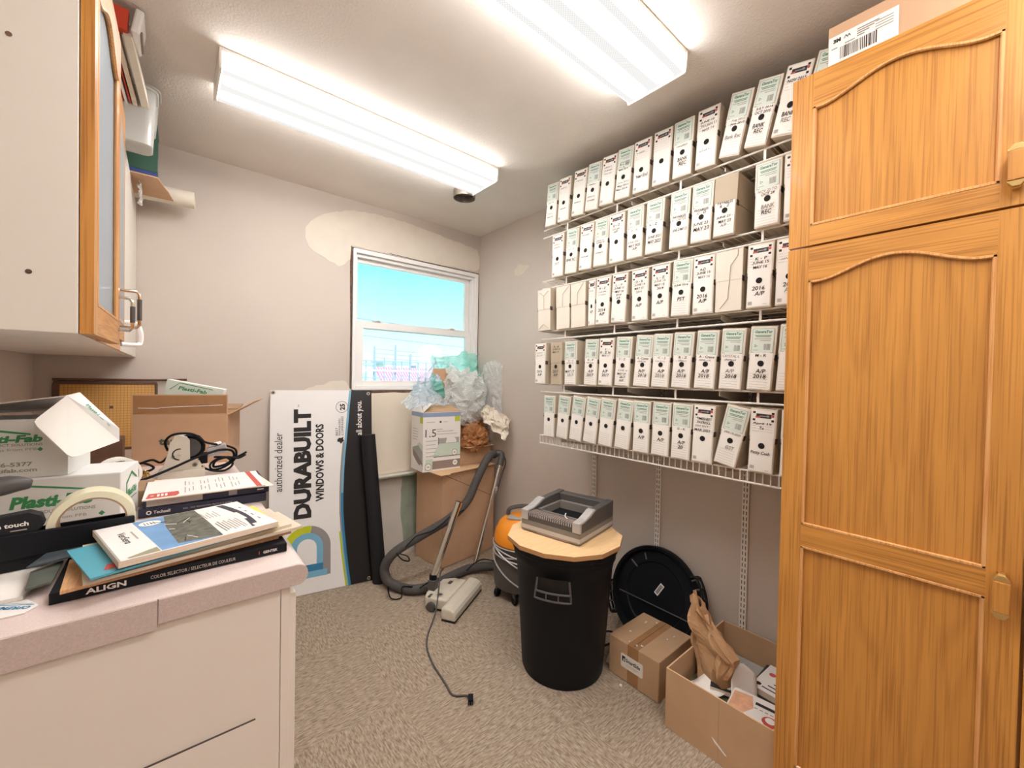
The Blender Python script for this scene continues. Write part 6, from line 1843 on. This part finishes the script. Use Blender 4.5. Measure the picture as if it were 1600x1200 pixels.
for x0_, x1_ in ((0.0, 0.034), (L - 0.034, L)):
    b = MB()
    b.prism([(0.0, 0.050), (0.0, 0.092), (0.03, 0.096), (0.10, 0.104), (0.15, 0.120), (D, 0.126), (D, 0.050)], x0_, x1_, M['dgrey'], frame((0, 0, 0), (0, 1, 0), (0, 0, 1)))
    b.build('side_arm', bmx, local=True, bevel=0.003)
for x0_, x1_ in ((-0.002, 0.036), (L - 0.036, L + 0.002)):
    b = MB()
    b.prism([(-0.003, 0.052), (-0.003, 0.096), (0.045, 0.100), (0.085, 0.112), (0.115, 0.124), (0.135, 0.126), (0.135, 0.118), (0.09, 0.100), (0.04, 0.090), (0.012, 0.088), (0.012, 0.052)], x0_, x1_, M['silver'], frame((0, 0, 0), (0, 1, 0), (0, 0, 1)))
    b.build('end_trim', bmx, local=True, bevel=0.003)
b = MB(); b.box(0.034, L - 0.034, 0.268, D, 0.050, 0.122, M['dgrey']); b.build('rear_bar', bmx, local=True, bevel=0.004)
b = MB()
ring(b, 0.036, L - 0.036, 0, 0, (0, 0, 0, 0), 0, 0, M['grey']) if False else None
b.box(0.036, 0.052, 0.080, 0.266, 0.052, 0.086, M['grey']); b.box(L - 0.052, L - 0.036, 0.080, 0.266, 0.052, 0.086, M['grey']); b.box(0.052, L - 0.052, 0.080, 0.094, 0.052, 0.080, M['grey']); b.box(0.052, L - 0.052, 0.245, 0.266, 0.052, 0.090, M['grey'])
b.box(0.052, L - 0.052, 0.094, 0.245, 0.051, 0.054, M['black'])
b.build('tray', bmx, local=True, bevel=0.002)
b = MB(); b.tube([(0.185, 0.085, 0.092), (0.192, 0.07, 0.098), (0.205, 0.045, 0.093), (0.225, 0.03, 0.093)], 0.0022, M['paper'], 6, smooth=4); b.build('paper_sliver', bmx, local=True)

# lid against the wall
ld = thing('bin_lid', 'black round bin lid leaning on the right wall', 'lid', (1.800, 1.080, 0.001), (0, math.radians(16), 0))
b = MB()
LZ = 0.232
LX = TR(0, 0, LZ) @ RY(-PI / 2)        # lathe axis now faces -X, the room
b.lathe([(0.0, 0.004), (0.150, 0.006), (0.156, 0.012), (0.205, 0.012), (0.214, 0.034), (0.226, 0.038), (0.231, 0.030), (0.231, -0.004), (0.222, -0.008), (0.0, -0.008)], M['black'], 64, LX, cap0=False, cap1=False)
b.build('disc', ld, local=True, smooth=True)
b = MB()
b.tube([LX @ Vector((-0.045, y, 0.0125)) + Vector((0, 0, 0.0)) for y in [-0.19 + 0.38 * k / 16 for k in range(17)]], 0.003, M['dgrey'], 6)
for a, r0, r1 in ((115, .165, .20), (150, .13, .175)):
    A = math.radians(a); b.tube([LX @ Vector((r0 * math.sin(A) * .6 + 0.06, r0 * math.cos(A) * -1, 0.013)), LX @ Vector((r1 * math.sin(A) * .6 + .07, r1 * math.cos(A) * -1, 0.013))], 0.004, M['dgrey'], 6)
b.build('ribs', ld, local=True, smooth=True)
b = MB(); b.rect(-0.012, 0.012, -0.030, 0.030, M['paper'], LX @ TR(0.035, -0.02, 0.0085) @ RZ(1.1)); b.rect(-0.008, 0.008, -0.024, 0.024, M['sgrey'], LX @ TR(0.035, -0.02, 0.0088) @ RZ(1.1)); b.build('label', ld, local=True)
for a in (-68, 112):
    h = MB()
    A0 = math.radians(a)
    pts = []
    def lp(t, r, z): return LX @ Vector((r * math.cos(A0 + t), r * math.sin(A0 + t), z))
    for z in (0.038, 0.006):
        h.tube([lp(-0.33, 0.228, z), lp(-0.30, 0.252, z)] + [lp(-0.28 + 0.56 * k / 8, 0.257, z) for k in range(9)] + [lp(0.30, 0.252, z), lp(0.33, 0.228, z)], 0.006, M['black'], 8)
    for t in (-0.26, -0.09, 0.09, 0.26):
        h.tube([lp(t, 0.228, 0.036), lp(t, 0.258, 0.036)], 0.0045, M['dgrey'], 6)
        h.tube([lp(t, 0.256, 0.038), lp(t, 0.256, 0.006)], 0.005, M['black'], 6)
    h.build('handle', ld, local=True, smooth=True)

# ------------------------------------------------------------------ cartons on the floor at right
cb = thing('carton', 'closed brown carton with a white label beside the black bin', 'box', (1.507, 0.848, 0.001))
cw, cdp, ch = 0.270, 0.240, 0.165
b = MB(); b.box(0, cw, 0, cdp, 0, ch, M['kraft']); b.build('carton', cb, local=True, bevel=0.003)
b = MB()
b.box(0.006, cw - 0.006, cdp / 2 - 0.001, cdp / 2 + 0.001, ch + 0.0002, ch + 0.0012, M['slot'])
b.box(0.0, cw, cdp / 2 - 0.026, cdp / 2 + 0.026, ch + 0.0002, ch + 0.0008, M['tape'])
b.box(-0.0008, -0.0002, cdp / 2 - 0.026, cdp / 2 + 0.026, 0.004, ch, M['tape'])
b.build('tape', cb, local=True)
fr = frame((-0.0010, cdp, 0), (0, -1, 0), (0, 0, 1))
b = MB()
b.prism([(0.062, 0.062), (0.066, 0.058), (0.164, 0.058), (0.168, 0.062), (0.168, 0.112), (0.164, 0.116), (0.066, 0.116), (0.062, 0.112)], 0, 0.0004, M['paper'], fr)
b.rect(0.068, 0.084, 0.084, 0.106, M['ink'], fr, 0.0006); b.prism([(0.074, 0.086), (0.081, 0.086), (0.081, 0.094), (0.077, 0.098), (0.074, 0.093)], 0, 0.0008, M['paper'], fr)
b.text('SmartSide', 0.088, 0.086, M['ink'], fr, w=0.068, h=0.016, z=0.0006, bold=0.03)
for k in range(2): b.rect(0.090, 0.140 + 0.01 * k, 0.070 + 0.006 * k, 0.0715 + 0.006 * k, M['rule'], fr, 0.0006)
b.build('label', cb, local=True)
for k, (x, y) in enumerate(((0.20, 0.185), (0.235, 0.15), (0.085, 0.19), (0.02, 0.15), (0.02, 0.115), (0.035, 0.10), (0.20, 0.045), (0.16, 0.055))):
    s = thing('foam_crumb', 'white foam crumb scattered on top of the closed brown carton', 'crumb', (cb.location.x + x, cb.location.y + y, ch + 0.0022), (0, 0, k), 'foam crumbs on the carton')
    MB().prism([(-0.005 - (k == 0) * .006, -0.002), (0.004 + (k == 0) * .006, -0.003), (0.005, 0.002), (-0.003, 0.003)], 0, 0.003, M['paper']).build('bit', s, local=True)
s = thing('foam_crumb', 'white foam crumb on the carpet in front of the closed brown carton', 'crumb', (1.470, 1.000, 0.0005), (0, 0, 0.8))
MB().prism([(-0.009, -0.003), (0.003, -0.006), (0.008, 0.0), (0.0, 0.006), (-0.005, 0.002)], 0, 0.005, M['paper']).build('bit', s, local=True)

ob = thing('carton', 'large open brown carton full of magazines beside the tall oak cabinet', 'box', (1.432, 0.420, 0.001))
ow, od, oh = 0.490, 0.357, 0.220
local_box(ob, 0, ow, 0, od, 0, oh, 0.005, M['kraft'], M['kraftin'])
fr = frame((-0.0006, od, 0), (0, -1, 0), (0, 0, 1))
b = MB(); b.prism([(0.170, 0.078), (0.185, 0.070), (0.222, 0.044), (0.215, 0.043), (0.180, 0.064)], 0, 0.0004, M['paper'], fr); b.tube([(0.192, 0.01, 0), (0.192, 0.215, 0)], 0.0006, M['seam'], 4, fr); b.build('torn_tape', ob, local=True)
# magazines in the carton
def mag(label, x0, y0, w, d, z0, th, yaw, m, pitch=0.0, roll=0.0, group='magazines in the open carton'):
    t = thing('magazine', label, 'magazine', (x0, y0, z0), (roll, pitch, yaw), group)
    MB().box(0, w, 0, d, 0, th, M['pages'], top=m).build('pages', t, local=True)
    return t
M['peach'] = mat('peach_print', (226, 172, 138), 0.5, var=0.2, scale=30)
M['olive'] = mat('olive_print', (92, 90, 66), 0.5, var=0.4, scale=60)
mag('bottom magazine stack under the red-edged catalogue in the open carton', 1.442, 0.428, 0.232, 0.165, 0.0065, 0.115, 0, M['olive'])
mag('bottom magazine stack at the wall side of the open carton', 1.680, 0.428, 0.225, 0.165, 0.0065, 0.120, 0, M['charcoal'])
mag('bottom magazine stack under the white leaflet in the open carton', 1.442, 0.602, 0.232, 0.162, 0.0065, 0.105, 0, M['olive'])
mag('bottom magazine stack under the paper bag in the open carton', 1.680, 0.602, 0.225, 0.162, 0.0065, 0.100, 0, M['cardgrey'])
m1 = mag('thick catalogue with red edge and peach cover in the open carton', 1.500, 0.432, 0.150, 0.160, 0.1222, 0.034, 0.12, M['white'])
fr = TR(0, 0, 0.0343)
b = MB()
b.poly([(0.02, 0.155), (0.13, 0.157), (0.140, 0.10), (0.08, 0.085), (0.03, 0.11)], M['peach'], fr)
b.rect(0.0, 0.010, 0.0, 0.16, M['redink'], fr, 0.0002)
b.disc(0.05, 0.028, 0.026, M['redink'], fr, 0.0003, 20); b.disc(0.056, 0.03, 0.015, M['white'], fr, 0.0005, 16)
b.rect(0.105, 0.120, 0.015, 0.085, M['ink'], fr, 0.0003)
for k in range(5): b.rect(0.085, 0.089, 0.01 + 0.016 * k, 0.02 + 0.016 * k, M['inkgrey'], fr, 0.0003)
b.build('cover_print', m1, local=True)
m2 = mag('white and black leaflet behind the red-edged catalogue in the open carton', 1.690, 0.432, 0.18, 0.15, 0.1272, 0.022, -0.06, M['white'])
fr = TR(0, 0, 0.0223)
b = MB()
for k in range(6): b.rect(0.02 + 0.022 * k, 0.027 + 0.022 * k, 0.02, 0.12 - 0.012 * k, M['dgrey'], fr)
b.disc(0.03, 0.135, 0.010, M['ink'], fr, 0.0002, 12); b.disc(0.12, 0.12, 0.012, M['redink'], fr, 0.0002, 12)
b.build('cover_print', m2, local=True)
m3 = mag('olive and white magazine at the front edge of the open carton', 1.440, 0.430, 0.050, 0.24, 0.1222, 0.020, 0.0, M['olive'], 0.0)
fr = TR(0, 0, 0.0203)
b = MB()
for k in range(6): b.poly([(0.008, 0.06 + 0.03 * k), (0.030, 0.055 + 0.03 * k), (0.036, 0.07 + 0.03 * k), (0.012, 0.075 + 0.03 * k)], M['paper'] if k % 2 else M['sgrey'], fr)
b.build('cover_print', m3, local=True)
mag('black catalogue between the leaflets in the open carton', 1.610, 0.600, 0.10, 0.085, 0.1222, 0.016, 0.35, M['charcoal'])
lf = thing('leaflet', 'white curled leaflet under the paper bag in the open carton', 'leaflet', (1.50, 0.640, 0.1230))
b = MB()
v, f = sheet(14, 6, lambda u, w: (-0.045 + 0.22 * u, 0.05 - 0.09 * u + 0.10 * w, 0.001 + 0.050 * max(0, u - .55) ** 1.3 * 2.4 + 0.004 * w))
b.add(v, f, M['paper']); b.build('sheet', lf, local=True, solid=0.0008, smooth=True)
lf = thing('leaflet', 'grey-white ruled leaflet standing against the paper bag in the open carton', 'leaflet', (1.625, 0.575, 0.1230), (0, 0, -0.5))
b = MB()
v, f = sheet(8, 8, lambda u, w: (-0.055 + 0.11 * u + 0.03 * w, 0.04 * w + 0.02 * math.sin(PI * u), 0.001 + 0.100 * w * (1 - 0.9 * abs(u - .55))))
b.add(v, f, M['white']); b.build('sheet', lf, local=True, solid=0.0008, smooth=True)

bg = thing('paper_bag', 'crumpled brown paper bag standing in the open carton', 'paper bag', (1.650, 0.690, 0.112))
b = MB()
def lerp3(a, c, d, v):
    return (a + (c - a) * v * 2) if v < .5 else (c + (d - c) * (v - .5) * 2)
def bag(u, v):
    a = 2 * PI * u
    half = lerp3(0.062, 0.088, 0.026, v)          # along the wall
    thick = lerp3(0.046, 0.034, 0.012, v)
    ca, sa = math.cos(a), math.sin(a)
    bx = abs(ca) ** 0.6 * (1 if ca >= 0 else -1); by = abs(sa) ** 0.8 * (1 if sa >= 0 else -1)
    p = Vector((by * thick, bx * half, 0))
    p = Matrix.Rotation(math.radians(-18), 3, 'Z') @ p
    p += Vector((-0.006 * v, lerp3(0.0, 0.006, 0.078, v), 0.004 + 0.305 * v - 0.05 * v * max(0, -bx) + 0.012 * math.sin(a * 3) * v))
    q = Vector((ca * 1.1, sa * 1.1, v * 2.2))
    k = 0.018 + 0.014 * v
    p += Matrix.Rotation(math.radians(-18), 3, 'Z') @ Vector(((crease(q, 1.1, 3) - .5) * k * 1.3, (crease(q, 1.3, 9) - .5) * k * .6, 0))
    return p
v, f = sheet(30, 16, bag)
b.add(v, f, M['bagpaper']); b.build('bag', bg, local=True, solid=0.001)

pb = thing('paper', 'white paper and black wires on the carpet behind the bin', 'paper', (1.62, 1.12, 0.0008), (0, 0, 0.4))
MB().prism([(-0.07, -0.05), (0.05, -0.05), (0.05, 0.04), (-0.07, 0.04)], 0, 0.003, M['white']).build('sheet', pb, local=True)
wr = thing('black_wires', 'black wires lying on the carpet between the bin and its lid', 'wire', (1.66, 1.16, 0.0008))
b = MB(); b.tube([(-0.06, 0.05, 0.008), (-0.02, 0.02, 0.02), (0.03, 0.03, 0.03), (0.06, -0.04, 0.008), (0.0, -0.08, 0.008), (-0.05, -0.05, 0.012)], 0.005, M['black'], 7, smooth=6); b.tube([(-0.05, 0.09, 0.005), (0.02, 0.07, 0.04), (0.08, 0.03, 0.012)], 0.004, M['black'], 7, smooth=6); b.build('wire', wr, local=True, smooth=True)

# ------------------------------------------------------------------ outside the window
struct(MB().box(-30, 40, Y1 + 0.4, 70, -0.30, -0.20, M['snow']).build('ground'), 'pale bright ground of the yard outside', 'ground')
fn = thing('yard_fence', 'grey steel rail fence in the yard outside the window', 'fence', (4.2, 9.0, -0.2))
b = MB()
for z in (1.60, 1.22):
    b.box(2.4 - 4.2, 6.2 - 4.2, -0.02, 0.02, z + 0.2, z + 0.222, M['out_steel'])
b.box(2.4 - 4.2, 6.2 - 4.2, -0.02, 0.02, 1.385 + .2, 1.415 + .2, M['out_white'])
b.build('rails', fn, local=True)
for k in range(18):
    x = 2.5 + k * 0.21 - 4.2
    MB().box(x - 0.012, x + 0.012, -0.012, 0.012, 0, 1.83 if k % 3 else 1.90, M['out_steel']).build('picket', fn, local=True)
for k, (x, zt, lean) in enumerate(((3.62, 1.96, 0), (4.13, 2.02, 0), (4.46, 1.82, 0.06))):
    t = thing('yard_pole', ('thin grey pole with cross wires, nearest the window frame', 'thin grey pole standing in the middle of the yard fence', 'short leaning post at the end of the yard fence')[k], 'pole', (x, 9.25, -0.2), group='poles along the yard fence')
    MB().tube([(0, 0, 0), (lean, 0, zt + 0.2)], 0.022, M['out_steel'], 8).build('pole', t, local=True)
for k, z in enumerate((1.90, 1.80, 1.70)):
    t = thing('fence_wire', ('highest', 'middle', 'lowest')[k] + ' thin wire strung between the yard poles', 'wire', (4.0, 9.25, z), group='wires between the yard poles')
    MB().tube([(-0.4, 0, 0), (0.15, 0, -0.02), (1.6, 0, -0.05)], 0.006, M['out_steel'], 5).build('wire', t, local=True)
for k, (za, zb2) in enumerate(((2.62, 2.40), (3.18, 2.98), (3.10, 2.86))):
    t = thing('power_line', ('lowest of the power lines across the window sky', 'highest of the power lines across the window sky', 'middle power line across the window sky')[k], 'power line', (7, 14, za), group='power lines outside')
    MB().tube([(-4, 0, 0.12), (0, 0, -0.06), (5, 0, zb2 - za)], 0.014, M['out_steel'], 5, smooth=6).build('wire', t, local=True)
for k, x in enumerate((2.95, 12.05)):
    t = thing('utility_pole', ('tall utility pole to the left of the window view', 'tall utility pole to the right of the window view')[k], 'pole', (x, 14, -0.2))
    MB().tube([(0, 0, 0), (0, 0, 4.2)], 0.09, M['out_grey'], 10).build('pole', t, local=True)
    MB().box(-0.04, 0.04, -0.5, 0.5, 3.25, 3.33, M['out_grey']).build('crossarm', t, local=True)
sh_ = thing('yard_shed', 'low shed with a pink corrugated roof beyond the yard fence', 'shed', (6.9, 14.5, -0.2))
b = MB(); b.box(-1.0, 1.6, -0.5, 0.9, 0, 1.12, M['out_white']); b.build('wall', sh_, local=True)
b = MB()
for k in range(30):
    x = -1.15 + k * 0.1
    b.prism([(-0.75, 1.10), (0.2, 1.80), (0.2, 1.77), (-0.75, 1.07)], 0, 0.07, M['pink_out'], frame((x, 0, 0), (0, 1, 0), (0, 0, 1)))
    b.prism([(-0.75, 1.095), (0.2, 1.795), (0.2, 1.765), (-0.75, 1.065)], 0.07, 0.1, M['out_white'], frame((x, 0, 0), (0, 1, 0), (0, 0, 1)))
b.build('roof', sh_, local=True)
tk = thing('storage_tank', 'white domed storage tank at the back of the yard', 'tank', (8.7, 16.0, -0.2))
MB().lathe([(0.55, 0), (0.55, 2.35), (0.48, 2.62), (0.30, 2.80), (0.0, 2.86)], M['out_white'], 24, cap1=False).build('shell', tk, local=True, smooth=True)
for k, (x, w, h) in enumerate(((6.6, 1.5, 1.95), (8.6, 1.4, 2.05), (10.4, 1.5, 1.9))):
    t = thing('distant_building', ('pale flat building far left beyond the yard', 'pale flat building in the middle beyond the yard', 'pale flat building far right beyond the yard')[k], 'building', (x, 19, -0.2), group='buildings beyond the yard')
    MB().box(-w / 2, w / 2, 0, 1.5, 0, h, M['out_white']).build('wall', t, local=True)
    MB().box(-w / 2 - 0.05, w / 2 + 0.05, -0.05, 1.55, h, h + 0.12, M['out_grey']).build('roof', t, local=True)
    for q in range(3):
        MB().rect(-w / 2 + 0.2 + q * 0.42, -w / 2 + 0.45 + q * 0.42, h - 0.7, h - 0.35, M['out_grey'], frame((0, -0.004, 0), (1, 0, 0), (0, 0, 1))).build('window', t, local=True)
